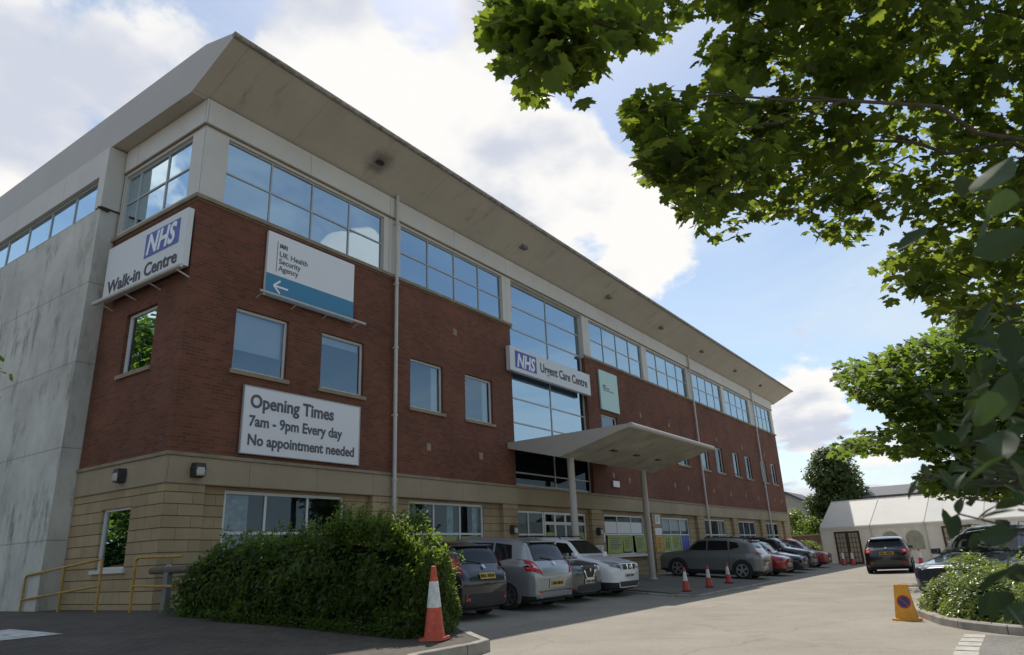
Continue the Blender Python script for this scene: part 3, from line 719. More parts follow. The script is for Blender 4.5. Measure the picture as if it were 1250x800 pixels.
for x in (13.9, 15.7, 17.6):
    b = MB(); y = -3.1; z = 4.34+(4.98-4.34)*(2.05-3.1)/(2.05-4.62)*1.0
    b.box(x-.17, x+.17, y-.09, y+.09, z-.02, z+.05); b.build('canopy_light', MT['lamp'], CN)
for x in (12.75, 18.45):
    b = MB(); g0 = gz(x, -2.05)
    b.lathe([(.118, g0-.05), (.118, 4.48)], (x, -2.05, 0), 18); col_ = b.build('column', MT['fascia'], CN, smooth=True)
    b = MB(); b.lathe([(.165, g0), (.165, g0+.08), (.12, g0+.09)], (x, -2.05, 0), 18); b.build('column_base', MT['pipe'], col_)

# ------------------------------------------------------------------ signs on the walls
def board(side, a0, a1, z0, z1, d0, d1, name, label, material, cat='sign', group=None):
    t = thing(name, label, cat, (0, 0, 0), group=group)
    b = MB(); fbox(b, side, a0, a1, d0, d1, z0, z1); b.build('panel', MT[material], t, bevel=.006)
    return t
def fm(x, z, d): return plane_matrix((x, d, z), (1, 0, 0), (0, 0, 1))
def lm_(y, z, d): return plane_matrix((d, y, z), (0, -1, 0), (0, 0, 1))
# walk-in centre board on the left face
t = board('left', -.10, 3.42, 7.66, 9.07, -.24, -.10, 'wall_sign', 'large white walk-in centre board with blue logo box on the narrow left face', 'offwhite')
b = MB(); fbox(b, 'left', .18, 1.62, -.248, -.241, 8.28, 8.90); b.build('logo_box', MT['blue'], t)
text('NHS', .70, lm_(1.53, 8.36, -.252), MT['whiteink'], t, bold=.022, shear=.22, width=1.24)
text('Walk-in Centre', .46, lm_(3.22, 7.80, -.246), MT['ink'], t, bold=.009, width=3.06)
b = MB(); b.tube([(-.36, -.28, 7.56), (-.36, 3.55, 7.60)], .05, 8)
lt = tag(b.build('sign_light', MT['pipe'], smooth=True), 'long white tube light below the walk-in centre board', 'sign light')
for y in (.0, 1.15, 2.2, 3.3):
    b = MB(); b.tube([(-.36, y, 7.56), (-.2, y, 7.52), (-.0, y, 7.46)], .018, 6); b.build('arm', MT['pipe'], lt)
# agency board
t = board('front', 1.88, 4.72, 7.58, 9.30, -.10, -.02, 'wall_sign', 'white and petrol blue agency board with a white arrow between the upper windows', 'white')
b = MB(); b.box(1.883, 4.717, -.106, -.101, 7.585, 8.17); b.build('blue_band', MT['teal'], t)
def bar(b, x0, z0, x1, z1, w, y0=-.112, y1=-.107):
    d = Vector((x1-x0, z1-z0)).normalized(); n_ = Vector((-d.y, d.x))*w/2
    q = [(x0+n_.x, z0+n_.y), (x1+n_.x, z1+n_.y), (x1-n_.x, z1-n_.y), (x0-n_.x, z0-n_.y)]
    b.prism(q, 'y', y0, y1)
b = MB(); bar(b, 2.12, 7.88, 2.54, 7.88, .05); bar(b, 2.11, 7.88, 2.30, 8.05, .05, -.1135, -.1075); bar(b, 2.11, 7.88, 2.30, 7.71, .05, -.115, -.108)
b.build('arrow', MT['whiteink'], t)
for k, s_ in enumerate(('UK Health', 'Security', 'Agency')):
    text(s_, .205, fm(2.22, 8.70-.19*k, -.103), MT['greyink'], t, bold=.002)
b = MB(); b.box(2.15, 2.163, -.106, -.101, 8.27, 9.10); b.build('rule', MT['greyink'], t)
b = MB()
for k in range(5): b.box(2.22+.05*k, 2.255+.05*k, -.105, -.101, 8.93+.02*(k % 2), 9.06-.015*((k+1) % 2))
b.box(2.26, 2.40, -.1055, -.1015, 8.965, 9.01); b.build('crest', MT['greyink'], t)
b = MB(); b.tube([(1.62, -.30, 7.56), (5.0, -.30, 7.56)], .035, 8)
lt = tag(b.build('sign_light', MT['pipe'], smooth=True), 'slim white tube light below the blue banded agency board', 'sign light')
for x in (1.72, 2.75, 3.75, 4.8):
    b = MB(); b.tube([(x, -.30, 7.55), (x, -.12, 7.50), (x, -.0, 7.46)], .014, 6); b.build('arm', MT['pipe'], lt)
# opening times board
t = board('front', 1.575, 5.085, 3.74, 5.26, -.08, -.02, 'wall_sign', 'white board of opening times in three lines above the ground floor band', 'white')
text('Opening Times', .43, fm(1.74, 4.79, -.084), MT['greyink'], t, bold=.012, width=2.46)
text('7am - 9pm Every day', .345, fm(1.74, 4.36, -.084), MT['greyink'], t, bold=.009, width=2.76)
text('No appointment needed', .345, fm(1.74, 3.93, -.084), MT['greyink'], t, bold=.009, width=3.18)
b = MB()
b.box(1.555, 5.105, -.09, -.03, 3.72, 3.74); b.box(1.555, 5.105, -.09, -.03, 5.26, 5.28); b.box(1.555, 1.575, -.09, -.03, 3.74, 5.26); b.box(5.085, 5.105, -.09, -.03, 3.74, 5.26); b.build('edge_trim', MT['gframe'], t)
# urgent care board
t = board('front', 12.10, 18.06, 7.67, 8.58, -.22, -.04, 'wall_sign', 'long white urgent care board with blue logo box across the tall glazed bay', 'offwhite')
b = MB(); b.box(12.42, 13.84, -.227, -.221, 7.82, 8.46); b.build('logo_box', MT['blue'], t)
text('NHS', .70, fm(12.53, 7.88, -.231), MT['whiteink'], t, bold=.022, shear=.22, width=1.22)
text('Urgent Care Centre', .50, fm(14.12, 7.97, -.224), MT['ink'], t, bold=.010, width=3.66)
# pale green board
t = board('front', 19.22, 20.98, 7.30, 9.10, -.09, -.02, 'wall_sign', 'pale green board with small grey print right of the tall glazed bay', 'palegreen')
b = MB(); b.box(19.5, 20.1, -.095, -.091, 8.28, 8.33); b.box(19.5, 20.5, -.095, -.091, 8.18, 8.22); b.box(19.5, 19.75, -.095, -.091, 8.36, 8.44); b.build('small_print', MT['greyink'], t)
# small white plate under the canopy
t = board('front', 19.75, 20.35, 3.98, 4.24, -.07, -.02, 'wall_plate', 'small white plate on brickwork just right of the tall glazed bay', 'white')

# wall lamps
def wall_lamp(side, a, z, label, d=0.0):
    t = thing('wall_lamp', label, 'wall lamp', (0, 0, 0), group='wall lamps on the stone base')
    b = MB(); c = T(side, a, d, z)
    prof = [(-.13, -.14), (.13, -.14), (.15, .04), (.12, .16), (-.12, .16), (-.15, .04)]
    A = [b.vert(T(side, a+p, d-.005, z+q)) for p, q in prof]; Bv = [b.vert(T(side, a+p*.82, d-.17, z+q*.9+.01)) for p, q in prof]
    n_ = len(prof)
    for k in range(n_): b.face([A[k], A[(k+1) % n_], Bv[(k+1) % n_], Bv[k]])
    b.face(A); b.face(Bv[::-1]); b.build('housing', MT['lamp'], t)
    b = MB(); A = [b.vert(T(side, a+p*.66, d-.172, z-.03+q*.6)) for p, q in prof]; Bv = [b.vert(T(side, a+p*.45, d-.20, z-.03+q*.42)) for p, q in prof]
    for k in range(n_): b.face([A[k], A[(k+1) % n_], Bv[(k+1) % n_], Bv[k]])
    b.face(A); b.face(Bv[::-1]); b.build('cover', MT['lampglass'], t, smooth=True)
wall_lamp('left', 1.67, 3.27, 'dark wall lamp on the narrow left face above the lone ground floor window', -.026)
wall_lamp('front', .62, 3.26, 'dark wall lamp on the front face beside the building corner', -.026)
wall_lamp('front', 12.1, 2.15, 'dark wall lamp left of the entrance side window')
wall_lamp('front', 18.15, 2.12, 'dark wall lamp on the pier right of the entrance doors')

# posters and notices
def poster(x0, x1, z0, z1, d, m_, marks, label, tilt=0.0, grp=None):
    t = thing('poster', label, 'poster', (0, 0, 0), group=grp)
    b = MB(); b.poly([(x0, d, z0), (x1, d, z0), (x1+tilt, d, z1), (x0+tilt, d, z1)][::1])
    b.prism([(x0, z0), (x1, z0), (x1-tilt, z1), (x0-tilt, z1)], 'y', d-.004, d) if False else None
    b = MB(); b.prism([(x0+tilt, z0), (x1+tilt, z0), (x1, z1), (x0, z1)], 'y', d-.004, d-.001); b.build('sheet', MT[m_], t)
    w, h = x1-x0, z1-z0; b = MB(); dd = d-.006
    if marks == 'lines':
        for k in range(6): b.box(x0+w*.15+tilt*(k+1)/8, x1-w*(.15+.1*(k % 3)), dd, dd+.001, z1-h*(.18+.12*k), z1-h*(.13+.12*k))
    elif marks == 'people':
        for cx in (.36, .62):
            b.box(x0+w*(cx-.06), x0+w*(cx+.06), dd, dd+.001, z0+h*.15, z0+h*.62)
            b.lathe([(.0, 0), (w*.06, 0), (w*.06, .001), (0, .001)], (x0+w*cx, dd, z0+h*.76), 12, 'y')
    elif marks == 'diamond':
        c = (x0+x1)/2; q = w*.36; zc = z0+h*.45; b.prism([(c-q, zc), (c, zc-q), (c+q, zc), (c, zc+q)], 'y', dd, dd+.001)
    if b.f: b.build('print', MT['ink'] if marks != 'lines' else MT['greyink'], t)
    return t
gl = RD+.04+.028     # just in front of the ground floor panes
poster(8.5, 9.45, 1.0, 1.96, gl, 'lime', 'people', 'lime poster in the pane left of the two figure poster beside the hedge')
poster(9.72, 10.66, 1.0, 1.96, gl, 'lime', 'people', 'lime poster with two figures, low in the window left of the entrance')
poster(12.78, 13.36, .9, 1.93, gl, 'lime', 'lines', 'lime poster low in the entrance side window, left pane')
poster(13.5, 14.3, .9, 1.93, gl, 'lime', 'people', 'lime poster with figures low in the entrance side window, right pane')
poster(14.62, 15.14, .95, 2.1, gl, 'lime', 'diamond', 'lime diamond poster on the leftmost leaf of the entrance doors')
poster(16.85, 17.4, .95, 2.1, gl, 'lime', 'diamond', 'lime diamond poster on the rightmost leaf of the entrance doors')
poster(19.2, 20.6, 1.28, 1.98, RD-.03, 'lime', 'lines', 'wide pale lime notice leaning in the window right of the entrance', -.08)
poster(20.62, 21.42, 1.32, 1.98, RD-.025, 'lime', 'lines', 'bright lime notice in the middle of the window right of the entrance')
poster(21.75, 22.85, 1.28, 1.98, RD-.03, 'lime', 'lines', 'slanted lime notice behind the right canopy column', .1)
poster(19.2, 22.8, 2.08, 2.55, RD+.04+.026, 'paper', None, 'long white sheet across the upper window right of the entrance')
poster(25.15, 26.1, 1.28, 1.98, gl, 'lime', 'people', 'lime poster with dark figure in the window right of the canopy')
poster(26.2, 27.25, 1.28, 1.98, gl, 'lime', 'lines', 'plain lime poster beside the dark blue poster')
poster(27.45, 28.4, 1.28, 1.98, gl, 'blue', None, 'dark blue poster in the right pane of the window beyond the canopy')
poster(23.72, 24.5, 1.25, 1.98, -.012, 'orangep', 'lines', 'orange notice on the stone pier behind the canopy column')
poster(23.72, 24.5, 2.0, 2.32, -.012, 'paper', None, 'white notice above the orange notice on the stone pier')
poster(23.85, 24.4, 2.50, 2.90, -.012, 'paper', 'lines', 'small white notice topmost on the stone pier past the canopy')
poster(17.85, 18.5, 1.28, 1.6, -.012, 'paper', 'lines', 'white notice above the orange strip beside the entrance doors')
poster(17.85, 18.5, .95, 1.27, -.012, 'orangep', None, 'orange strip under the white notice beside the entrance doors')
poster(18.66, 19.0, 1.72, 2.1, RD-.012, 'paper', None, 'white sheet on the stone beside the lime window notices')

# ------------------------------------------------------------------ handrails, knee rail
def railing(label, p, q, zt0, zt1, posts, curve_start, loc_only=None):
    t = thing('handrail', label, 'handrail', (0, 0, 0), group='yellow handrails by the corner')
    P = Vector((p[0], p[1], zt0)); Q = Vector((q[0], q[1], zt1)); d = (Q-P)
    g0 = .57; r = .026
    b = MB()
    pts = [Vector((p[0], p[1], .5))]+[Vector((p[0], p[1], zt0-.12)), P+d.normalized()*.02+Vector((0, 0, -.04)), P+d.normalized()*.10]+[P+d*f for f in (.4, .7)]
    if curve_start == 'both': pts += [Q-d.normalized()*.1, Q-d.normalized()*.02+Vector((0, 0, -.04)), Q+Vector((0, 0, -.14)), Vector((q[0], q[1], .5))]
    else: pts += [Q]
    b.tube(pts, r, 8); b.build('top_rail', MT['yellow'], t, smooth=True)
    b = MB(); b.tube([P+Vector((0, 0, -.50)), Q+Vector((0, 0, -.50))], r*.85, 8); b.build('mid_rail', MT['yellow'], t, smooth=True)
    for f in posts:
        c = P+d*f; b = MB(); b.tube([(c.x, c.y, .5), (c.x, c.y, c.z)], r, 8); b.build('post', MT['yellow'], t, smooth=True)
railing('long yellow tube handrail sloping down along the concrete tower', (-.5, 1.08), (-.5, 4.40), 1.58, 1.34, [.47], 'both')
railing('short yellow tube handrail running behind the hedge', (-.5, -.18), (-.5, -1.72), 1.56, 1.535, [], 'one')
t = thing('knee_rail', 'weathered round timber rail on a grey steel post at the hedge end', 'barrier', (0, 0, 0))
b = MB(); b.box(-.36, -.25, -1.06, -.92, .4, 1.34); b.build('post', MT['post'], t, bevel=.01)
b = MB(); b.tube([(-.31, -.42, 1.31), (-.31, -1.75, 1.31)], .062, 12); b.build('timber_rail', MT['wood'], t, smooth=True)
b = MB(); b.tube([(-.31, -1.05, 1.30), (-.31, -1.05, 1.39), (-.31, -.93, 1.39), (-.31, -.93, 1.30)], .02, 6); b.build('strap', MT['gframe'], t)

# ------------------------------------------------------------------ cones and the folding sign
def cone(name, label, loc, h, group, colr='orange', black=True):
    t = thing(name, label, 'traffic cone', loc, group=group)
    R = h*.150; r0 = h*.035; s_ = h*.19; zb = .035
    b = MB(); n_ = 4
    prof = []
    q = s_; c_ = s_*.75
    oct_ = [(q, -c_), (q, c_), (c_, q), (-c_, q), (-q, c_), (-q, -c_), (-c_, -q), (c_, -q)]
    A = [b.vert((x, y, 0)) for x, y in oct_]; Bv = [b.vert((x*.96, y*.96, zb)) for x, y in oct_]
    for k in range(8): b.face([A[k], A[(k+1) % 8], Bv[(k+1) % 8], Bv[k]])
    b.face(A[::-1]); b.face(Bv); b.build('base', MT['rubber'] if black else MT[colr], t)
    def rr(f): return R+(r0-R)*f
    H_ = h-zb
    b = MB(); b.lathe([(rr(0)+.012, zb), (rr(0), zb+.02), (rr(1), zb+H_-.005), (rr(1)*.7, zb+H_)], n=24); bd = b.build('cone_body', MT[colr], t, smooth=True)
    e = .004
    f0, f1 = (.41, .78) if h > .9 else (.40, .80)
    b = MB(); b.lathe([(rr(f0)+e-.002, zb+H_*f0), (rr(f0)+e, zb+H_*f0+.003), (rr(f1)+e, zb+H_*f1-.003), (rr(f1)+e-.002, zb+H_*f1)], n=24); b.build('sleeve', MT['sleeve'], t, smooth=True)
    return t
c0 = cone('traffic_cone', 'tall orange and white traffic cone on the kerb at the hedge end', (.71, -6.49, gz(.71, -6.49)+.012), 1.02, 'tall traffic cones', black=False)
c0.rotation_euler = (0, radians(-1.2), .3)
k0 = cone('traffic_cone', 'small red and white cone nearest the white crossover, black base', (13.78, -5.2, apz(13.78, -5.2)), .70, 'small cones in front of the canopy', 'redcone')
dup(k0, (15.89, -5.16, apz(15.89, -5.16)), .4, 'small red and white cone, the middle of the three before the canopy')
dup(k0, (18.27, -5.02, apz(18.27, -5.02)), .9, 'small red and white cone nearest the grey crossover front wheel')
c1 = dup(k0, (39.3, -4.98, roadz(0, -4.98)), .2, 'red and white cone at the tent door, left of a close pair', 'cones along the tent')
dup(c1, (40.1, -5.35, 0), .5, 'red and white cone at the tent door, right of a close pair', 'cones along the tent')
dup(c1, (36.6, -9.30, 0), .8, 'red and white cone before the arched tent window', 'cones along the tent')
dup(c1, (36.4, -10.75, 0), .1, 'red and white cone beside the far tent door, nearest the bushes', 'cones along the tent')
for o in SC.objects:
    if o.name.startswith('traffic_cone') and o.get('group') == 'cones along the tent': o.scale = (1.25, 1.25, 1.25)

t = thing('folding_sign', 'yellow folding no waiting sign standing on the road by the bushes', 'road sign', (6.3, -12.0, 0.0), radians(-12))
MT['navy'] = mat('sign_navy', (.03, .04, .16), .5)
def sign_leaf(ang):
    b = MB(); h = .56; w0, w1, th = .155, .105, .02
    ca, sa = cos(ang), sin(ang)
    def L2(q, y, z, off=0.0):      # q: distance out along the leaf's facing direction
        q = .115-.055*(z/h)+off
        return (-q*ca-y*sa, -q*sa+y*ca, z)
    pts0 = [(-w0, 0.03), (w0, .03), (w1, h), (-w1, h)]
    F = [b.vert(L2(0, y, z)) for y, z in pts0]; G = [b.vert(L2(0, y, z, -th)) for y, z in pts0]
    for k in range(4): b.face([F[k], F[(k+1) % 4], G[(k+1) % 4], G[k]])
    b.face(F); b.face(G[::-1])
    b_ = [b.vert(L2(0, y, z, o_)) for y, z, o_ in ((-.175, 0, .05), (.175, 0, .05), (.175, .035, .05), (-.175, .035, .05), (-.175, 0, -.03), (.175, 0, -.03), (.175, .035, -.03), (-.175, .035, -.03))]
    for q in ((0, 1, 2, 3), (7, 6, 5, 4), (0, 4, 5, 1), (1, 5, 6, 2), (2, 6, 7, 3), (3, 7, 4, 0)): b.face([b_[k] for k in q])
    lf = b.build('leaf', MT['signyel'], t, bevel=.006)
    def disc(r, z0, mat_, off, nm):
        b = MB(); b.poly([L2(0, r*cos(2*pi*k/28), z0+r*sin(2*pi*k/28), off) for k in range(28)]); b.build(nm, mat_, lf)
    disc(.105, .29, MT['redcone'], .0015, 'red_disc'); disc(.082, .29, MT['navy'], .003, 'blue_disc')
    b = MB(); b.poly([L2(0, y, z, .0045) for y, z in ((-.066, .234), (-.054, .222), (.066, .346), (.054, .358))]); b.build('slash', MT['redcone'], lf)
for a_ in (0.35, .35+2*pi/3, .35-2*pi/3): sign_leaf(a_)

# ------------------------------------------------------------------ cars
def paint(name, col, metal=.0, rough=.3):
    return mat(name, col, rough, metal, .5, coat=.8)
CARGLASS = mat('car_glass', (.012, .014, .015), .03, 0, .35)
BLACKP = mat('black_trim', (.018, .018, .018), .55)
CHROME = mat('chrome_trim', (.6, .6, .6), .12, 1.0)
ALLOY = mat('alloy_rim', (.42, .42, .43), .3, .9)
REDL = mat('red_lamp_lens', (.50, .012, .012), .12, 0, .6)
CLEARL = mat('clear_lamp_lens', (.20, .215, .235), .12, .55, .8)
AMBER = mat('white_lamp_insert', (.7, .55, .5), .15)
PLATEY = mat('yellow_plate', (.62, .42, .03), .5)
PLATEW = mat('white_plate', (.66, .66, .64), .5)
def interp(pts, x):
    if x <= pts[0][0]: return pts[0][1]
    for a, c in zip(pts, pts[1:]):
        if x <= c[0]:
            f = (x-a[0])/(c[0]-a[0]); f = f*f*(3-2*f)*.35+f*.65
            return a[1]+(c[1]-a[1])*f
    return pts[-1][1]
KIND = {
 'hatch': dict(L=4.05, W=1.72, H=1.49, belt=.93, top=[(0,.73),(.025,.81),(.10,.86),(.22,.95),(.25,.98),(.40,1.42),(.50,1.49),(.75,1.47),(.87,1.40),(.945,1.06),(.985,.93),(1,.80)],
   wb=(.205,.825), win=[((.285,.03),(.475,.03),(.475,.40),(.385,.38)),((.49,.03),(.70,.05),(.69,.40),(.49,.40)),((.715,.06),(.80,.12),(.785,.36),(.71,.39))], r=.30),
 'mpv': dict(L=4.26, W=1.81, H=1.62, belt=.98, top=[(0,.64),(.03,.76),(.10,.90),(.17,1.02),(.20,1.05),(.36,1.53),(.48,1.62),(.78,1.60),(.89,1.52),(.955,1.12),(.985,.98),(1,.82)],
   wb=(.205,.815), win=[((.25,.04),(.45,.03),(.45,.48),(.37,.46)),((.465,.03),(.685,.04),(.68,.48),(.465,.48)),((.70,.04),(.825,.14),(.805,.44),(.695,.48))], r=.315),
 'suv': dict(L=4.25, W=1.82, H=1.60, belt=1.03, top=[(0,.86),(.02,.945),(.10,1.0),(.235,1.08),(.265,1.10),(.40,1.52),(.52,1.60),(.76,1.575),(.885,1.48),(.955,1.14),(.985,1.02),(1,.86)],
   wb=(.20,.82), win=[((.30,.03),(.485,.03),(.485,.40),(.40,.38)),((.50,.03),(.695,.05),(.685,.41),(.50,.41)),((.71,.06),(.80,.17),(.775,.34),(.705,.39))], r=.345),
 'saloon': dict(L=4.65, W=1.82, H=1.44, belt=.92, top=[(0,.70),(.025,.77),(.10,.81),(.26,.92),(.29,.95),(.43,1.37),(.53,1.44),(.68,1.40),(.82,1.08),(.86,1.03),(.97,.99),(1,.80)],
   wb=(.20,.80), win=[((.33,.03),(.505,.03),(.505,.37),(.43,.35)),((.52,.03),(.69,.05),(.66,.36),(.52,.37))], r=.32),
}
def section(K_, f, sc):
    L, Wd, Hh = K_['L'], K_['W'], K_['H']
    zt = interp(K_['top'], f)
    wb = Wd/2*interp([(0,.70),(.02,.84),(.06,.93),(.14,.985),(.24,1),(.88,1),(.94,.975),(.985,.90),(1,.78)], f)
    belt = K_['belt']+.03*f
    hood = zt < belt+.10
    if hood: belt = min(belt, zt-.10)
    g = max(0, zt-belt)
    wr = wb*.90-.01 if hood else wb*.95-min(.17, .34*g)
    zb = .19+.06*max(0, 1-f/.06)+.08*max(0, (f-.93)/.07)
    mid = lambda a, c, t_: a+(c-a)*t_
    top = zt-(.035 if hood else .075)
    pts = [(0, zt), (wr*.45, zt-.006), (wr*.80, zt-.022), (wr*.95, zt-.045), (wr, top-(.0 if hood else .01)),
           (mid(wr, wb*.972, .33), mid(top, belt, .35)), (mid(wr, wb*.972, .68), mid(top, belt, .70)), (wb*.972, belt), (wb*.997, belt-.07 if not hood else belt-.05),
           (wb, mid(belt, zb, .35)), (wb*.992, mid(belt, zb, .55)), (wb*.985, .40), (wb*.99, .33), (wb*.95, zb+.02), (wb*.6, zb), (0, zb)]
    return pts
def car(name, label, kind, paintm, loc, rz, plate='rear', group='cars parked and driving outside the building', lean=None, **kw):
    K_ = dict(KIND[kind]); K_.update(kw.get('shape', {}))
    L, Wd, Hh, r = K_['L'], K_['W'], K_['H'], K_['r']
    t = thing(name, label, kw.get('cat', 'car'), loc, rz, group)
    fs = [0, .008, .02, .04, .065, .10, .14, .18, .215, .235, .25, .27, .29, .32, .35, .38, .41, .44, .47, .5, .55, .6, .65, .7, .74, .78, .82, .85, .87, .89, .91, .93, .945, .96, .975, .985, .993, 1]
    b = MB(); rings = []
    for f in fs:
        p = section(K_, f, 1); x = L/2-f*L
        full = p+[(-q[0], q[1]) for q in p[-2:0:-1]]
        rings.append([b.vert((x, y, z)) for y, z in full])
    n_ = len(rings[0])
    for i in range(len(rings)-1):
        for k in range(n_): b.face([rings[i][k], rings[i][(k+1) % n_], rings[i+1][(k+1) % n_], rings[i+1][k]])
    b.face(rings[0][::-1]); b.face(rings[-1])
    # local finish: material 1 = dark lower cladding
    b_faces = len(b.f)
    body = b.build('body', [paintm, BLACKP], t, smooth=True, sharp=50)
    me = body.data
    clad = K_.get('clad', .30)
    for p_ in me.polygons:
        if p_.center.z < clad: p_.material_index = 1
    bm = bmesh.new(); bm.from_mesh(me); bvh = BVHTree.FromBMesh(bm); bm.free()
    def X(f): return L/2-f*L
    def patch(nm, quads, axis, m_, off=.006, parent=t, nu=8, nv=6, label=None, thick=0):
        b = MB()
        for Q in quads:
            ids = []
            for i in range(nu+1):
                row = []
                for k in range(nv+1):
                    u, v = i/nu, k/nv
                    a = (Q[0][0]*(1-u)+Q[1][0]*u)*(1-v)+(Q[3][0]*(1-u)+Q[2][0]*u)*v
                    z = (Q[0][1]*(1-u)+Q[1][1]*u)*(1-v)+(Q[3][1]*(1-u)+Q[2][1]*u)*v
                    if axis == 'l': o_, d_ = Vector((a, 3, z)), Vector((0, -1, 0))
                    elif axis == 'r': o_, d_ = Vector((a, -3, z)), Vector((0, 1, 0))
                    elif axis == 'f': o_, d_ = Vector((5, a, z)), Vector((-1, 0, 0))
                    else: o_, d_ = Vector((-5, a, z)), Vector((1, 0, 0))
                    h_ = bvh.ray_cast(o_, d_)
                    if h_[0] is None:
                        q_ = Vector((a, Wd/2 if axis == 'l' else -Wd/2, z)) if axis in 'lr' else Vector((L/2 if axis == 'f' else -L/2, a, z))
                        h_ = bvh.find_nearest(q_)
                        pos = q_ if axis in 'lr' else h_[0]-d_*off
                        nrm = -d_
                    else: pos = h_[0]; nrm = h_[1] if h_[1].dot(d_) < 0 else -h_[1]
                    row.append(b.vert(pos+nrm*off-d_*off*.5))
                ids.append(row)
            for i in range(nu):
                for k in range(nv): b.face([ids[i][k], ids[i+1][k], ids[i+1][k+1], ids[i][k+1]])
        return b.build(nm, m_, parent, smooth=True, label=label)
    bz = K_['belt']
    for sd in 'lr':
        q = [[(X(a), bz+.03*a+c) for a, c in w] for w in K_['win']]
        patch('side_window', q, sd, CARGLASS, .006)
        # pillar-black surround behind the glass
    # screens
    zc = interp(K_['top'], .285); zr = Hh
    ws = K_.get('screen', (zc+.02, Hh-.085))
    patch('windscreen', [((-Wd*.405, ws[0]), (Wd*.405, ws[0]), (Wd*.325, ws[1]), (-Wd*.325, ws[1]))], 'f', CARGLASS, .006, nu=14, nv=8)
    rw = K_.get('rear', (interp(K_['top'], .95)+.05, Hh-.13))
    rg = patch('rear_window', [((-Wd*.385, rw[0]), (Wd*.385, rw[0]), (Wd*.33, rw[1]), (-Wd*.33, rw[1]))], 'b', CARGLASS, .006, nu=14, nv=8)
    b = MB(); b.tube([(-L/2+.0, .0, rw[0]-.02), (-L/2+.12, .12, rw[0]+.08), (-L/2+.17, .42, rw[0]+.11)], .012, 5)
    if kind != 'saloon':
        wp = patch('rear_wiper', [((-.02, rw[0]-.01), (.42, rw[0]+.05), (.42, rw[0]+.075), (-.02, rw[0]+.035))], 'b', BLACKP, .016, nu=8, nv=1)
    for s_ in (-1, 1):
        b = MB(); b.box(-.06, .07, -.09, .09, -.06, .07)
        mo = b.build('door_mirror', K_.get('mirror', paintm), t, bevel=.03); mo.location = (X(.31), s_*(Wd/2+.015), bz+.075)
    # lamps, grille, plates and bumper trim
    hl = K_.get('head', [((.50, .66), (.80, .70), (.84, .80), (.50, .73))])
    for s_ in (-1, 1):
        patch('headlight', [tuple((s_*y*Wd/2, z) for y, z in Q) for Q in hl], 'f', CLEARL, .008)
    tl = K_.get('tail', [((.66, .78), (.93, .80), (.90, 1.0), (.72, 1.0))])
    for s_ in (-1, 1):
        lo = patch('tail_light', [tuple((s_*y*Wd/2, z) for y, z in Q) for Q in tl], 'b', REDL, .010)
        q0 = tl[0]; cyy = sum(p_[0] for p_ in q0)/4; czz = sum(p_[1] for p_ in q0)/4
        patch('lens', [tuple((s_*(y*.35+cyy*.65)*Wd/2, z*.35+czz*.65) for y, z in q0)], 'b', AMBER, .016, lo, 4, 4)
        patch('reflector', [((s_*Wd*.33, .40), (s_*Wd*.40, .40), (s_*Wd*.40, .45), (s_*Wd*.33, .45))], 'b', REDL, .010, nu=3, nv=2)
    gr = K_.get('grille', [((-.34, .56), (.34, .56), (.38, .68), (-.38, .68))])
    g_ = patch('grille', [tuple((y*Wd/2, z) for y, z in Q) for Q in gr], 'f', BLACKP, .008)
    if K_.get('gchrome'):
        patch('chrome_bar', [tuple((y*Wd/2, z) for y, z in Q) for Q in K_['gchrome']], 'f', CHROME, .018, g_, 6, 2)
    patch('lower_intake', [((-Wd*.30, .28), (Wd*.30, .28), (Wd*.34, .42), (-Wd*.34, .42))], 'f', BLACKP, .008)
    def disc(ax, z, rr_, nm, m_, par):
        patch(nm, [((-rr_*.7, z-rr_*.7), (rr_*.7, z-rr_*.7), (rr_*.7, z+rr_*.7), (-rr_*.7, z+rr_*.7))], ax, m_, .026, par, 2, 2)
    disc('f', K_.get('badge', .64), .055, 'badge', CHROME, g_); disc('b', rw[0]-.07, .05, 'badge', CHROME, t)
    rp_ = K_.get('rplate', .70)
    for ax, z, pm, w_ in (('f', K_.get('fplate', .45), PLATEW, .26), ('b', rp_, PLATEY, .26)):
        po = patch('number_plate', [((-w_, z-.055), (w_, z-.055), (w_, z+.055), (-w_, z+.055))], ax, pm, .016, nu=4, nv=1)
        rg_ = random.Random(len(label)+int(z*100))
        Q = []; y = -w_*.84
        for k in range(7):
            ww = rg_.uniform(.036, .05)
            Q.append(((y, z-.035), (y+ww, z-.035), (y+ww*.9, z+.035), (y, z+.03))); y += .064+(.03 if k == 3 else 0)
        patch('plate_marks', Q, ax, BLACKP, .024, po, 1, 1)
    patch('rear_bumper_trim', [((-Wd*.40, .27), (Wd*.40, .27), (Wd*.41, K_.get('rtrim', .36)), (-Wd*.41, K_.get('rtrim', .36)))], 'b', BLACKP, .007)
    if K_.get('rbar'):
        patch('plate_surround', [((-.36, rp_-.1), (.36, rp_-.1), (.34, rp_+.1), (-.34, rp_+.1))], 'b', K_['rbar'], .010)
    if K_.get('rails'):
        for s_ in (-1, 1):
            b = MB(); y = s_*Wd*.36
            b.tube([(X(.46), y, Hh-.05), (X(.48), y, Hh+.02), (X(.82), y, Hh-.0), (X(.84), y, Hh-.08)], .018, 6); b.build('roof_rail', K_['rails'], t)
    patch('tailgate_gap', [((-Wd*.42, rp_-.17), (Wd*.42, rp_-.17), (Wd*.42, rp_-.155), (-Wd*.42, rp_-.155))], 'b', BLACKP, .005, nu=12, nv=1)
    zb_n = gr[0][2][1]+.03
    patch('bonnet_gap', [((-Wd*.40, zb_n), (Wd*.40, zb_n), (Wd*.40, zb_n+.012), (-Wd*.40, zb_n+.012))], 'f', BLACKP, .005, nu=12, nv=1)
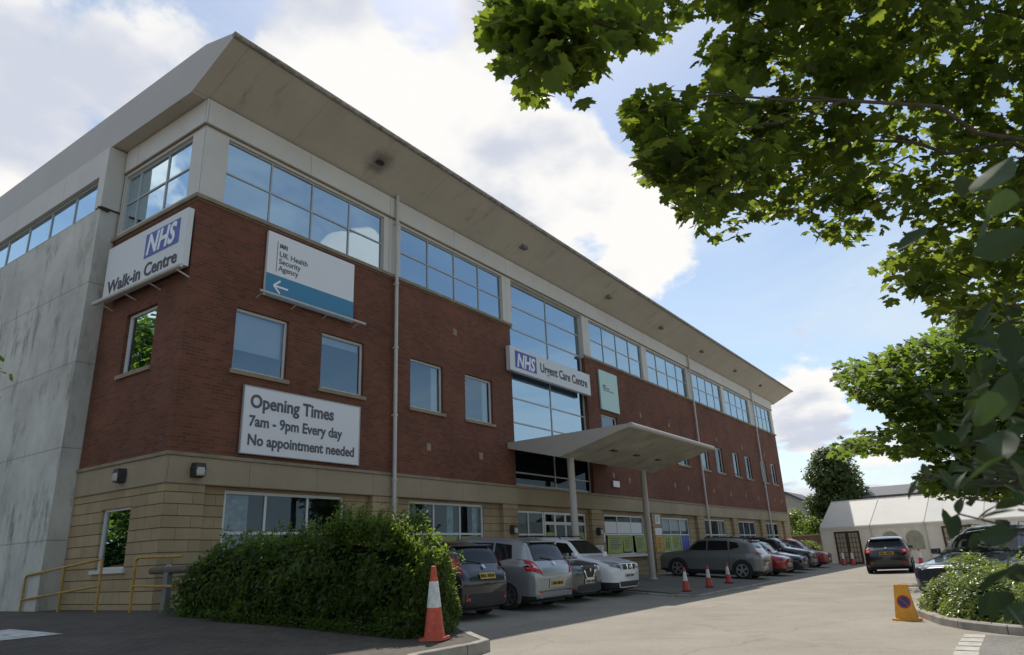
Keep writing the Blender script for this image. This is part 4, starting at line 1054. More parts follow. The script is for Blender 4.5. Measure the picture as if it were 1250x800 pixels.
    # roof spoiler
    if kind != 'saloon':
        b = MB(); xs_ = X(.885); b.box(xs_-.10, xs_+.12, -Wd*.33, Wd*.33, Hh-.115, Hh-.075); b.build('spoiler', K_.get('spoil', paintm), t, bevel=.015)
    for s_ in (-1, 1):
        sd = 'l' if s_ > 0 else 'r'
        hz_ = bz-.10
        for f in (.47, .675):
            patch('door_handle', [((X(f), hz_), (X(f)-.16, hz_), (X(f)-.16, hz_+.03), (X(f), hz_+.03))], sd, K_.get('handle', paintm), .022, nu=3, nv=1)
        for f in (.295, .485, .70):
            patch('door_gap', [((X(f), .36), (X(f)-.008, .36), (X(f)-.008, bz+.01), (X(f), bz+.01))], sd, BLACKP, .004, nu=1, nv=8)
        for f in K_['wb']:
            # arch
            b = MB(); x = X(f); y = s_*(Wd/2-.012)
            ring = [(x+(r+.075)*cos(a), y+s_*.016, max(.17, r+(r+.075)*sin(a))) for a in [2*pi*k/28 for k in range(28)]]
            ring2 = [(x+(r+.02)*cos(a), y+s_*.012, max(.17, r+(r+.02)*sin(a))) for a in [2*pi*k/28 for k in range(28)]]
            b.poly(ring); b.build('wheel_arch', K_.get('arch', BLACKP), t)
            yo = s_*(Wd/2+.012); yi = s_*(Wd/2-.19)
            b = MB(); b.lathe([(r*.66, 0), (r*.90, 0.0), (r, .03), (r, .17), (r*.92, .20), (r*.66, .20)] if s_ < 0 else [(r*.66, -.20), (r*.92, -.20), (r, -.17), (r, -.03), (r*.90, 0), (r*.66, 0)], (x, yo, r), 28, 'y')
            wl_ = b.build('wheel', MT['rubber'], t, smooth=True)
            b = MB(); y0, y1 = (yo+s_*.006, yo-s_*.02)
            for k in range(K_.get('spokes', 7)):
                a = 2*pi*k/K_.get('spokes', 7)+.2; d = Vector((cos(a), sin(a))); n2_ = Vector((-d.y, d.x))
                q = [d*.04+n2_*.03, d*r*.63+n2_*.035, d*r*.63-n2_*.035, d*.04-n2_*.03]
                b.prism([(x+p_.x, r+p_.y) for p_ in q], 'y', y0, y1)
            b.lathe([(r*.60, 0), (r*.69, 0), (r*.69, .012), (r*.60, .012), (r*.60, 0)], (x, yo+(0 if s_ > 0 else -.012), r), 28, 'y', False)
            b.lathe([(.0, 0), (.055, 0), (.055, .014), (0, .014)], (x, yo+(0 if s_ > 0 else -.014), r), 12, 'y')
            b.build('rim', K_.get('alloy', ALLOY), wl_)
    # under-body shade (the floor pan)
    b = MB(); b.box(-L*.44, L*.44, -Wd*.44, Wd*.44, .16, .20); b.build('floor_pan', BLACKP, t)
    # sit on the slope
    d = Vector((cos(rz), sin(rz)))
    ax_, bx_ = d*(L*.3), -d*(L*.3)
    hz = lambda p_: roadz(loc[0]+p_.x, loc[1]+p_.y) if loc[0] < 12.4 or loc[0] > 21 else roadz(loc[0]+p_.x, loc[1]+p_.y)
    za, zb_ = hz(ax_), hz(bx_)
    t.location.z = (za+zb_)/2+kw.get('dz', 0); t.rotation_euler = (0, -math.atan2(za-zb_, L*.6), rz)
    return t
P_ = {k: paint(k, *v) for k, v in dict(
 charcoal_paint=((.022, .023, .027), .4, .3), silver_paint=((.33, .34, .35), .5, .32), dark_grey_paint=((.10, .103, .108), .5, .3),
 white_paint=((.80, .80, .79), .0, .3), mid_grey_paint=((.17, .18, .185), .3, .34), red_paint=((.36, .012, .016), .1, .3),
 navy_paint=((.014, .018, .03), .4, .25), black_paint=((.012, .012, .013), .2, .25), dark_red_paint=((.24, .012, .014), .2, .3), blue_grey_paint=((.05, .06, .085), .5, .25), light_silver_paint=((.45, .46, .48), .5, .3)).items()}
HP = pi/2
car('parked_hatchback', 'charcoal hatchback with tall tail lights parked nose to the building beside the hedge', 'hatch', P_['charcoal_paint'], (4.72, -2.42, 0), HP-.01,
    shape=dict(H=1.55, tail=[((.84, .98), (.97, .98), (.94, 1.46), (.80, 1.46))], rplate=.86, belt=.95,
    top=[(0,.62),(.03,.72),(.10,.83),(.20,.95),(.24,1.0),(.38,1.47),(.50,1.55),(.78,1.53),(.90,1.44),(.955,1.06),(.985,.95),(1,.82)], rear=(1.10, 1.42), rtrim=.52))
car('parked_people_carrier', 'silver people carrier with big red tail lights parked nose to the building', 'mpv', P_['silver_paint'], (7.32, -2.42, 0), HP,
    shape=dict(tail=[((.66, .80), (.98, .88), (.97, 1.14), (.88, 1.12))], rplate=.60, rear=(1.10, 1.50), rbar=P_['silver_paint'], arch=P_['silver_paint'], rtrim=.30))
car('parked_crossover', 'dark grey crossover with a chrome edged V grille parked facing out', 'suv', P_['dark_grey_paint'], (9.45, -2.2, 0), -HP,
    shape=dict(gchrome=[((-.42, .90), (-.36, .90), (-.16, .60), (-.22, .60)), ((.36, .90), (.42, .90), (.22, .60), (.16, .60)), ((-.22, .575), (.22, .575), (.22, .61), (-.22, .61))], grille=[((-.24, .60), (.24, .60), (.42, .90), (-.42, .90))],
    head=[((.48, .80), (.90, .86), (.93, .95), (.46, .88))], L=4.1, badge=.80, fplate=.52, screen=(1.16, 1.50)))
car('parked_crossover', 'white crossover parked facing out beside the canopy column', 'suv', P_['white_paint'], (11.68, -2.25, 0), -HP,
    shape=dict(grille=[((-.42, .74), (.42, .74), (.46, .88), (-.46, .88))], gchrome=[((-.20, .74), (-.12, .74), (-.12, .88), (-.20, .88)), ((.12, .74), (.20, .74), (.20, .88), (.12, .88))], head=[((.50, .74), (.88, .82), (.90, .96), (.52, .88))], L=4.15, badge=.81, fplate=.58, clad=.42, screen=(1.14, 1.50), rails=BLACKP))
car('parked_crossover', 'mid grey crossover seen side on, nose towards the building past the canopy', 'suv', P_['mid_grey_paint'], (22.35, -3.12, 0), HP+.03,
    shape=dict(L=4.3, H=1.58, tail=[((.55, .98), (.96, .98), (.96, 1.06), (.55, 1.04))], rplate=.72, spokes=5, clad=.34, rails=BLACKP))
car('parked_hatchback', 'bright red hatchback parked facing out next to the grey crossover', 'hatch', P_['red_paint'], (25.55, -3.3, 0), -HP)
car('parked_saloon', 'navy saloon with bright headlights parked facing out right of the red hatchback', 'saloon', P_['navy_paint'], (28.75, -3.0, 0), -HP, shape=dict(L=4.5, H=1.46, grille=[((-.26, .42), (.26, .42), (.30, .70), (-.30, .70))]))
car('parked_off_roader', 'tall black off-roader parked facing out right of the navy saloon', 'suv', P_['black_paint'], (31.95, -2.7, 0), -HP, shape=dict(H=1.66, L=4.6))
car('parked_hatchback', 'dark red hatchback farthest along the row, close to the tent', 'hatch', P_['dark_red_paint'], (35.3, -3.0, 0), -HP, shape=dict(H=1.46))
car('moving_hatchback', 'black hatchback driving away towards the white tent, brake lights on', 'hatch', P_['black_paint'], (28.05, -9.0, 0), radians(5),
    shape=dict(W=1.72, H=1.46, tail=[((.64, .80), (.95, .80), (.93, .95), (.66, .95))], rplate=.80, rear=(1.06, 1.36)))
car('parked_saloon', 'dark blue grey saloon behind the bushes on the right, bonnet towards the road', 'saloon', P_['blue_grey_paint'], (11.9, -13.4, 0), pi-.40,
    shape=dict(H=1.46))
car('parked_estate', 'pale silver estate with roof rails half hidden behind the saloon and leaves', 'suv', P_['light_silver_paint'], (17.6, -13.3, 0), pi-.25, shape=dict(rails=CHROME, L=4.6, H=1.62))

# ------------------------------------------------------------------ foliage tools
def leaf_mesh(name, material, leaves, template, parent=None, extra=None, extra_mats=()):
    """one mesh of many leaves; leaves: (position, normal, tip direction, size, rnd)"""
    tv, tf = template
    V, F, R = [], [], []
    for p, nrm, tip, s_, rn in leaves:
        y = tip-nrm*tip.dot(nrm)
        if y.length < 1e-4: y = Vector((1, 0, 0)).cross(nrm)
        y.normalize(); x = y.cross(nrm); o_ = len(V)
        for a, c, e in tv: V.append(p+(x*a+y*c+nrm*e)*s_); R.append(rn)
        for f in tf: F.append([o_+i for i in f])
    mi = [0]*len(F)
    if extra:
        o_ = len(V); V += [Vector(v) for v in extra.v]; R += [.5]*len(extra.v)
        F += [[o_+i for i in f] for f in extra.f]; mi += [1]*len(extra.f)
    me = bpy.data.meshes.new(name); me.from_pydata([tuple(v) for v in V], [], F)
    me.materials.append(material)
    for m_ in extra_mats: me.materials.append(m_)
    me.polygons.foreach_set('material_index', mi)
    at = me.attributes.new('rnd', 'FLOAT', 'POINT'); at.data.foreach_set('value', R)
    o = bpy.data.objects.new(name, me); COL.objects.link(o)
    if parent is not None: o.parent = parent
    return o
half = [(.0, .02), (.20, -.10), (.44, .0), (.36, .13), (.60, .36), (.52, .42), (.56, .56), (.30, .52), (.24, .64), (.30, .80), (.12, .84), (.0, 1.06)]
def fold(x, y): return -abs(x)*.22-.18*max(0, y-.3)**2+.05
mv = [(0, .3, .05)]+[(x, y, fold(x, y)) for x, y in half]+[(-x, y, fold(x, y)) for x, y in half[1:-1][::-1]]
MAPLE = (mv, [(0, i, i+1 if i+1 < len(mv) else 1) for i in range(1, len(mv))])
ov = [(0, 0, 0), (.16, .18, .035), (.25, .45, .05), (.19, .75, .02), (0, 1.0, -.06), (0, .45, 0)]
OVATE = ([ov[0], ov[1], ov[2], ov[3], ov[4], (-.19, .75, .02), (-.25, .45, .05), (-.16, .18, .035), (0, .22, 0), (0, .5, 0), (0, .78, -.02)],
         [(0, 1, 8), (1, 2, 9, 8), (2, 3, 10, 9), (3, 4, 10), (4, 5, 10), (5, 6, 9, 10), (6, 7, 8, 9), (7, 0, 8)])
SPRIG = ([(0, 0, 0), (.22, .4, .06), (0, 1, -.04), (-.22, .4, .06)], [(0, 1, 2), (0, 2, 3)])
CLUMP = ([(0, 0, 0), (.34, .30, .08), (.14, .62, -.02), (0, 1, .0), (-.2, .55, .05), (-.36, .36, -.04)], [(0, 1, 2), (0, 2, 3), (0, 3, 4), (0, 4, 5)])
def rdir(rg):
    while True:
        v = Vector((rg.uniform(-1, 1), rg.uniform(-1, 1), rg.uniform(-1, 1)))
        if .05 < v.length < 1: return v.normalized()
from mathutils import noise as mnoise
MT['maple'] = leaf_mat('maple_leaf', (.012, .022, .006), (.020, .036, .008), (.46, .56, .055), .38, .5, .2)
MT['maple2'] = leaf_mat('far_maple_leaf', (.024, .044, .011), (.044, .074, .016), (.34, .45, .055), .44, .5, .25)
MT['hedge'] = leaf_mat('hedge_leaf', (.021, .038, .010), (.058, .088, .020), (.40, .54, .06), .40, .4, .3)
MT['bush'] = leaf_mat('bush_leaf', (.07, .11, .022), (.17, .21, .045), (.42, .50, .06), .36, .35, .5)
MT['laurel'] = leaf_mat('broad_dark_leaf', (.018, .034, .010), (.034, .056, .015), (.10, .16, .03), .25, .45, .3)
MT['conif'] = leaf_mat('hornbeam_leaf', (.040, .068, .017), (.075, .112, .028), (.22, .30, .05), .32)
MT['twig'] = mat('dark_twig', (.045, .035, .025), .9)
MT['pods'] = mat('small_white_flower', (.7, .7, .62), .7)

def cray(u, v):
    return (cF+cR*((u-625)/FPX)-cU*((v-400)/FPX))
def inpoly(u, v, P):
    r = False; j = len(P)-1
    for i in range(len(P)):
        if (P[i][1] > v) != (P[j][1] > v) and u < (P[j][0]-P[i][0])*(v-P[i][1])/(P[j][1]-P[i][1])+P[i][0]: r = not r
        j = i
    return r
def limb(b, p0, p1, r0, r1, rg, wob=.12, n=7, sag=0.0):
    pts = []; p0, p1 = Vector(p0), Vector(p1); L = (p1-p0).length
    for i in range(n+1):
        f = i/n; p = p0.lerp(p1, f)+Vector((0, 0, sag*L*4*f*(1-f)))
        if 0 < i < n: p += rdir(rg)*wob*L/n
        pts.append(p)
    b.tube(pts, [r0+(r1-r0)*i/n for i in range(n+1)], 7)
    return pts

# ------------------------------------------------------------------ the overhanging maple (right, near)
PA = [(760,-420),(700,-60),(590,0),(588,20),(594,52),(610,74),(624,84),(628,118),(642,140),(662,132),(676,110),(694,128),(716,119),(716,98),(700,84),(715,88),(737,80),(726,58),(748,62),(768,62),(800,56),(812,40),(822,24),(845,22),(884,20),(902,8),(906,24),(884,38),(854,50),(850,76),(864,93),(846,112),(800,106),(775,114),(758,146),(768,160),(790,166),(776,190),(776,214),(806,226),(826,250),(850,286),(880,290),(904,298),(930,286),(962,266),(985,284),(1040,300),(1064,300),(1090,268),(1112,262),(1092,312),(1056,330),(1068,362),(1100,368),(1130,360),(1144,388),(1160,396),(1200,400),(1420,420),(1480,-420)]
HOLES = [((930,110),26,14),((1150,70),14,8),((1200,210),12,22),((1100,278),16,12),((1240,190),12,20),((985,92),10,8),((1060,130),8,12),((912,165),9,7)]
def scatter_tree(name, label, seed, poly, dfun, n, size, trunk, tr_h, tr_r, template, material, holes, ntw, tilt, gap, group=None, limbs=8, deep=1.0, bias=0.25):
    rg = random.Random(seed)
    root = thing(name, label, 'tree', (trunk[0], trunk[1], 0), group=group)
    off = Vector((trunk[0], trunk[1], 0))
    us = [p[0] for p in poly]; vs_ = [p[1] for p in poly]
    cl = []
    tries = 0
    while len(cl) < ntw and tries < 200000:
        tries += 1
        u, v = rg.uniform(min(us), max(us)), rg.uniform(min(vs_), max(vs_))
        if not inpoly(u, v, poly): continue
        d0, d1 = dfun(u, v); d = rg.uniform(d0, d1); p = CAM+cray(u, v)*d
        cl.append(p)
    leaves = []; tries = 0
    while len(leaves) < n and tries < n*60:
        tries += 1
        c = cl[rg.randrange(len(cl))]
        q = c+Vector((rg.gauss(0, .16), rg.gauss(0, .16), rg.gauss(0, .09)))*deep
        dv = q-CAM; z = dv.dot(cF)
        if z < .8: continue
        u = 625+FPX*dv.dot(cR)/z; v = 400-FPX*dv.dot(cU)/z
        jit = 3
        if not inpoly(u+rg.gauss(0, jit), v+rg.gauss(0, jit), poly): continue
        if any(((u-h[0][0])/h[1])**2+((v-h[0][1])/h[2])**2 < 1 for h in holes): continue
        if mnoise.noise(q*2.6) < gap and rg.random() < .85: continue
        nrm = (Vector((0, 0, 1))+rdir(rg)*tilt).normalized()
        out_ = (q-c); out_.z -= .10
        tip = (out_.normalized() if out_.length > .01 else rdir(rg))+rdir(rg)*.5+Vector((0, 0, -.35))
        leaves.append((q-off, nrm, tip, size*rg.uniform(.6, 1.2), rg.random()))
    tw = MB()
    for c in cl:
        # short twig carrying the cluster
        e = c+Vector((.30*rg.uniform(.3, 1.0), -.18*rg.random(), .10*rg.uniform(-.5, 1)))*deep
        dv = e-CAM; z = dv.dot(cF)
        if not inpoly(625+FPX*dv.dot(cR)/z, 400-FPX*dv.dot(cU)/z, poly): continue
        limb(tw, e-off, c+rdir(rg)*.1-off, .010*deep, .003*deep, rg, .15, 4)
    leaf_mesh('crown', material, leaves, template, root, tw, (MT['twig'],))
    b = MB(); z0 = gz(trunk[0], trunk[1]) if trunk[1] > -8 else 0
    top = Vector((trunk[0]+.15, trunk[1]+.1, tr_h))
    tp = [Vector((trunk[0], trunk[1], z0-.1)), Vector((trunk[0]+.05, trunk[1], z0+.4)), Vector((trunk[0]+.12, trunk[1]+.05, tr_h*.5)), top]
    b.tube([p-off for p in tp], [tr_r*1.5, tr_r, tr_r*.8, tr_r*.5], 12); b.build('trunk', MT['bark'], root, smooth=True)
    # limbs reach for groups of clusters
    cs = sorted(cl, key=lambda p: (p-top).length)
    for i in range(limbs):
        e = cs[int((i+.7)/limbs*(len(cs)-1))]
        f = .45+.5*i/limbs; s0 = tp[2].lerp(top, min(1, (f-.4)*1.6))
        def ok(p):
            dv = p+off-CAM; z = dv.dot(cF)
            if z < .3: return True
            u, v = 625+FPX*dv.dot(cR)/z, 400-FPX*dv.dot(cU)/z
            return not (0 < u < 1250 and -20 < v < 800) or inpoly(u, v, poly)
        st_ = rg.getstate(); tb = MB(); tpts = limb(tb, s0-off, e-off, .1, .1, rg, .22, 9, .05); rg.setstate(st_)
        if not all(ok(p) for p in tpts[3:]): continue
        b = MB(); pts = limb(b, s0-off, e-off, tr_r*.2, .006*deep, rg, .22, 9, .05)
        near = sorted(cl, key=lambda p: (p-e).length)[1:4]
        for q in near:
            if not all(ok(pts[6].lerp(q-off, f_)) for f_ in (.25, .5, .75)): continue
            limb(b, pts[6], q-off, .006*deep, .003*deep, rg, .15, 5)
        b.build('limb', MT['bark'], root, smooth=True)
    return root
def dA(u, v):
    if v < -20: return (5.0, 11)
    if u < 760: return (4.0, 5.6)
    if u < 900: return (5.0, 8.0)
    return (6.0, 9.6) if v < 260 else (6.2, 9.0)
scatter_tree('maple_tree', 'near maple with lobed leaves overhanging the top right of the road', 11, PA, dA, 26000, .125, (1.0, -16.2), 5.4, .16, MAPLE, MT['maple'], HOLES, 900, .85, -.10, limbs=13)
PB = [(1022,444),(1020,466),(1040,486),(1066,494),(1084,505),(1082,522),(1052,528),(1018,546),(1014,555),(1032,558),(1074,550),(1086,556),(1120,556),(1148,556),(1140,575),(1120,580),(1112,594),(1135,606),(1200,606),(1340,604),(1340,360),(1180,380),(1142,404),(1118,412),(1100,420),(1072,434),(1048,438)]
scatter_tree('maple_tree', 'smaller maple behind the bushes on the right, its boughs over the tent', 23, PB, lambda u, v: (19.0, 25.0), 17000, .21, (16.6, -17.2), 9.0, .17, MAPLE, MT['maple2'], [((1092,540),14,6),((1160,560),12,5),((1120,455),8,5)], 480, .8, -.20, limbs=11, deep=2.4)

# broad-leaved shrub close to the camera, out of focus at the right edge
rg = random.Random(4)
root = thing('laurel_shrub', 'dark broad leaved shrub blurred close at the right edge', 'shrub', (-6.0, -14.55, 0))
off = Vector((-6.0, -14.55, 0))
leaves = []; st = MB(); stems = []
spots = [(1238,190,1.15,.17),(1205,250,1.2,.16),(1175,235,1.5,.13),(1150,262,1.7,.13),(1240,285,1.1,.14),(1215,300,1.3,.15),(1245,375,1.2,.12),(1190,400,1.5,.12),(1170,470,1.5,.12),(1225,440,1.2,.13),(1215,500,1.3,.13),(1245,500,1.1,.14),(1180,530,1.5,.11),(1150,520,1.7,.11),(1200,560,1.4,.12),(1235,560,1.2,.13),(1160,575,1.6,.11),(1130,570,1.7,.10),(1110,590,1.8,.09),(1135,598,1.8,.09),(1185,600,1.5,.10),(1215,610,1.35,.11),(1178,622,1.6,.08),(1212,640,1.4,.09),(1245,620,1.2,.12),(1222,680,1.3,.10),(1240,700,1.2,.12),(1225,712,1.35,.10),(1222,740,1.3,.13),(1245,745,1.1,.14),(1240,660,1.25,.11),(1140,470,1.7,.09),(1125,490,1.9,.08),(1245,240,1.05,.15),(1225,360,1.3,.11),(1200,470,1.4,.12),(1160,610,1.7,.09),(1230,530,1.2,.12)]
base = Vector((-6.0, -14.55, 0))
for k in range(60):
    v = rg.uniform(380, 600); u = rg.uniform(1172 if v > 440 else 1205, 1262)
    spots.append((u, v, rg.uniform(1.5, 2.4), rg.uniform(.08, .12)))
for k, (u, v, d, s_) in enumerate(spots):
    for j in range(1 if v < 400 else 2):
        p = CAM+cray(u+rg.uniform(-16, 22), v+rg.uniform(-18, 18))*(d+rg.uniform(-.1, .25))
        nrm = (rdir(rg)+Vector((0, 0, .5))).normalized()
        tip = Vector((-.5, .25, -.55))+rdir(rg)*.8
        s2 = s_*rg.uniform(.5, .82)
        leaves.append((p-off, nrm, tip, s2, rg.random()))
        if j == 0: stems.append(p)
for q in stems[::2]:
    h = Vector((base.x+rg.uniform(-.08, .35), base.y+rg.uniform(-.2, .08), max(.3, q.z-.25)))
    limb(st, h-off, q-off, .006, .002, rg, .15, 6)
leaf_mesh('foliage', MT['laurel'], leaves, OVATE, root, st, (MT['twig'],))
b = MB()
for k in range(5):
    limb(b, (rg.uniform(-.1, .1), rg.uniform(-.1, .1), 0), (rg.uniform(-.05, .35), rg.uniform(-.25, .05), rg.uniform(1.6, 2.5)), .013, .005, rg, .08, 8)
b.build('stem', MT['twig'], root, smooth=True)

# ------------------------------------------------------------------ the hedge
rg = random.Random(77)
root = thing('clipped_hedge', 'dense dark green hedge running out from the building corner to the kerb', 'hedge', (.6, -3.8, .3))
off = Vector((.6, -3.8, .3))
def hedge_shape(f, a, s_):
    """f along (0 by the building, 1 at the kerb), a around the arch 0..1 from the near foot over the top"""
    y = -1.7-4.45*f; g = gz(0, y)
    xn = -.60+1.24*f; xf = 1.25+.36*f; xc = (xn+xf)/2; w = (xf-xn)/2+.05*sin(f*9)
    h = 1.06+.60*min(1, f*1.35)+.08*sin(f*11+1)+.06*sin(f*23)
    if f > .86: h -= .42*((f-.86)/.14)**2
    if f < .06: h -= .25*(1-f/.06)
    th = pi*a; ex = .55
    x = xc-w*math.copysign(abs(cos(th))**ex, cos(th)); z = g+h*abs(sin(th))**.62
    return Vector((xc+(x-xc)*s_, y, g+(z-g)*s_))
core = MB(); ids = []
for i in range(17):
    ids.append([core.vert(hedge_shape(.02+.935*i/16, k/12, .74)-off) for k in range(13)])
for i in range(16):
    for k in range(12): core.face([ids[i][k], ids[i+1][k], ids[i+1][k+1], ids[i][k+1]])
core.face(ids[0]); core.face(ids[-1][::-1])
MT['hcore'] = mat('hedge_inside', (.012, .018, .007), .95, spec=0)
leaves = []
for i in range(31000):
    f = rg.random(); a = rg.random() if rg.random() > .30 else .13*rg.random()**1.7
    if a > .72 and rg.random() < .75: continue
    s_ = 1-abs(rg.gauss(0, .10))
    p = hedge_shape(f, a, s_)
    p += rdir(rg)*.05
    bmp = mnoise.noise(p*1.5+Vector((3, 1, 7)))*.24+mnoise.noise(p*3.6)*.12+mnoise.noise(p*8)*.04
    c = hedge_shape(f, .5, .35); d = (p-c).normalized(); p += d*bmp
    if mnoise.noise(p*3.1+Vector((5, 0, 0))) < -.22 and rg.random() < .75: continue
    nrm = (d+rdir(rg)*.9+Vector((0, 0, .35))).normalized(); tip = d*.6+rdir(rg)*.8+Vector((0, 0, .1))
    leaves.append((p-off, nrm, tip, rg.uniform(.065, .13), rg.random()))
# end face towards the road
for i in range(5200):
    a = rg.random(); s_ = sqrt(rg.random()); p = hedge_shape(.985, a, s_); p.y -= .08+.12*rg.random()*(1.2-s_)+mnoise.noise(p*3)*.12
    nrm = (Vector((0, -1, .3))+rdir(rg)*.9).normalized(); leaves.append((p-off, nrm, rdir(rg)+Vector((0, -.5, .2)), rg.uniform(.05, .095), rg.random()))
# long unclipped shoots at the sunny end
for k in range(150):
    f = (.15+.85*rg.random()) if k < 70 else .62+.38*rg.random(); a = rg.uniform(.25, .7) if f < .93 else rg.uniform(.1, .95)
    p = hedge_shape(f, a, .95); d = (p-hedge_shape(f, .5, .3)).normalized(); d = (d+Vector((rg.uniform(-.2, .5), -.35*rg.random(), .55))).normalized()
    L = rg.uniform(.12, .42)
    core.tube([p-off, p+d*L*.6-off, p+d*L+Vector((0, 0, -.03))-off], [.005, .004, .002], 4)
    for j in range(int(10+L*40)):
        q = p+d*L*rg.random()+rdir(rg)*.05; leaves.append((q-off, (rdir(rg)+Vector((0, 0, .9))).normalized(), d+rdir(rg)*.9, rg.uniform(.05, .09), rg.uniform(.4, 1)))
# low weeds along the foot
for i in range(1500):
    f = .2+.8*rg.random(); p = hedge_shape(f, .0, 1.0); p.x -= rg.random()*.16; p.z += rg.random()*.16
    leaves.append((p-off, (Vector((-.3, 0, 1))+rdir(rg)*.6).normalized(), rdir(rg)+Vector((-.5, 0, .4)), rg.uniform(.04, .08), rg.uniform(.3, 1)))
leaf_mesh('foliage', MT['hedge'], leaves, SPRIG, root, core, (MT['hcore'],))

# ------------------------------------------------------------------ ground-cover shrubs on the island, several separate bushes
def bush(name, label, c, rx, ry, h, n, seed, material, size=(.05, .10), core_s=.72, template=SPRIG, up=.6, group=None, cat='shrub', flowers=0):
    rg = random.Random(seed); off = Vector((c[0], c[1], c[2])); root = thing(name, label, cat, off, group=group)
    leaves = []
    def sh(d, s_):
        p = Vector((d.x*rx, d.y*ry, max(0, d.z)*h))
        k = 1+.28*mnoise.noise(Vector((d.x*1.8, d.y*1.8, d.z*1.8+seed*3)))+.14*mnoise.noise(Vector((d.x*5, d.y*5, d.z*5+seed)))
        return p*k*s_
    for i in range(n):
        d = rdir(rg); d.z = abs(d.z)
        p = sh(d, 1-abs(rg.gauss(0, .13)))
        if mnoise.noise((p+off)*4.0) < -.38 and rg.random() < .75: continue
        nrm = (d+Vector((0, 0, up))+rdir(rg)*.85).normalized()
        leaves.append((p, nrm, d+rdir(rg)*.8, rg.uniform(*size), rg.random()))
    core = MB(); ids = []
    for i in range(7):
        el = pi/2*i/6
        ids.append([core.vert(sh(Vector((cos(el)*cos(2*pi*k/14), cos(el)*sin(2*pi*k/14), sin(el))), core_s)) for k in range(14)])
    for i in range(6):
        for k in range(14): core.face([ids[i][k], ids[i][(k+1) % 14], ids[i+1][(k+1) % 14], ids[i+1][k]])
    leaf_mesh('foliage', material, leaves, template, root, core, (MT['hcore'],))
    if flowers:
        b = MB()
        for i in range(flowers):
            d = rdir(rg); d.z = abs(d.z); p = sh(d, 1.02); q = .018
            b.box(p.x-q, p.x+q, p.y-q, p.y+q, p.z-q, p.z+q)
        b.build('flower_heads', MT['pods'], root)['kind'] = 'stuff'
    return root
gI = 'ground cover shrubs on the island'
bush('low_shrub', 'low leafy shrub at the tip of the kerbed island beside the yellow sign', (7.05, -12.75, .08), .80, .60, .58, 4200, 1, MT['bush'], flowers=9)
bush('low_shrub', 'sunlit spreading shrub just inside the curved kerb', (5.9, -13.25, .08), .9, .7, .74, 5200, 2, MT['bush'], flowers=5)
bush('low_shrub', 'taller rounded shrub in front of the saloon bonnet', (7.9, -13.15, .08), .8, .7, .90, 4600, 3, MT['bush'])
bush('low_shrub', 'shrub hiding the saloon flank, right of the rounded shrub', (6.8, -14.05, .08), 1.0, .8, .95, 5600, 4, MT['bush'], flowers=7)
bush('low_shrub', 'shrub at the right edge nearest the row of pale blocks', (5.0, -14.0, .08), .70, .65, .62, 3400, 5, MT['bush'], flowers=12)

# ------------------------------------------------------------------ the white marquee
TN = thing('marquee_tent', 'long white marquee with arched windows and brown framed doors beyond the car park', 'tent', (41.8, -3.45, 0))
tA = Vector((41.8, -3.45, 0)); tT = Vector((-.0995, -.995, 0)); tN = Vector((.995, -.0995, 0)); ZV = Vector((0, 0, 1))
tOff = tA.copy()
EV, RD_, WD_, LN = 2.30, 3.98, 3.3, 21.0
def tp_(s_, d, z): return tA+tT*s_+tN*d+ZV*z-tOff
bays_ = [0, 3.0, 6.0, 9.0, 12.0, 15.0, 18.0, 21.0]
b = MB(); rg = random.Random(9)
for k in range(7):      # roof bays, the cloth slightly slack between frames
    nsu, nsv = 8, 6; ids = []
    for i in range(nsu+1):
        row = []
        for j in range(nsv+1):
            s_ = bays_[k]+3.0*i/nsu; f = j/nsv
            sag = -.05*sin(pi*i/nsu)*sin(pi*f)
            row.append(b.vert(tp_(s_, -.06+(WD_+.06)*f, EV-.02+(RD_-EV+.02)*f+sag)))
        ids.append(row)
    for i in range(nsu):
        for j in range(nsv): b.face([ids[i][j], ids[i+1][j], ids[i+1][j+1], ids[i][j+1]])
b.quad(tp_(0, WD_, RD_), tp_(LN, WD_, RD_), tp_(LN, 2*WD_, EV), tp_(0, 2*WD_, EV))
b.poly([tp_(0, -.06, EV-.02), tp_(0, WD_, RD_), tp_(0, 2*WD_, EV)]); b.poly([tp_(LN, -.06, EV-.02), tp_(LN, 2*WD_, EV), tp_(LN, WD_, RD_)])
b.build('roof', MT['tent'], TN, smooth=True, fix=False)
b = MB()
for s_ in bays_[1:-1]: b.tube([tp_(s_, -.05, EV), tp_(s_, WD_*.5, (EV+RD_)/2+.015), tp_(s_, WD_, RD_+.015)], .035, 6)
b.tube([tp_(0, WD_, RD_), tp_(LN, WD_, RD_)], .05, 6)
b.build('roof_seam', MT['tent'], TN, smooth=True)
b = MB()        # valance with a scalloped hem
ids = []
for i in range(127):
    s_ = LN*i/126; ids.append([b.vert(tp_(s_, -.075, EV)), b.vert(tp_(s_, -.085, EV-.24-.02*abs(sin(s_*pi/.5))))])
for i in range(126): b.face([ids[i][0], ids[i+1][0], ids[i+1][1], ids[i][1]])
b.build('valance', MT['canvaswall'], TN, fix=False)
b = MB(); ids = []
for i in range(169):
    s_ = LN*i/168; ph = .025*sin(s_*9)+.02*sin(s_*23+1)
    ids.append([b.vert(tp_(s_, ph+.02, EV-.05)), b.vert(tp_(s_, ph*1.6+.04, 1.1)), b.vert(tp_(s_, ph*1.2-.03, 0.0))])
for i in range(168):
    for j in range(2): b.face([ids[i][j], ids[i+1][j], ids[i+1][j+1], ids[i][j+1]])
for s_ in (0, LN):
    b.poly([tp_(s_, .0, 0), tp_(s_, 2*WD_, 0), tp_(s_, 2*WD_, EV), tp_(s_, WD_, RD_-.02), tp_(s_, 0, EV-.05)])
b.build('side_wall', MT['canvaswall'], TN, smooth=True, fix=False)
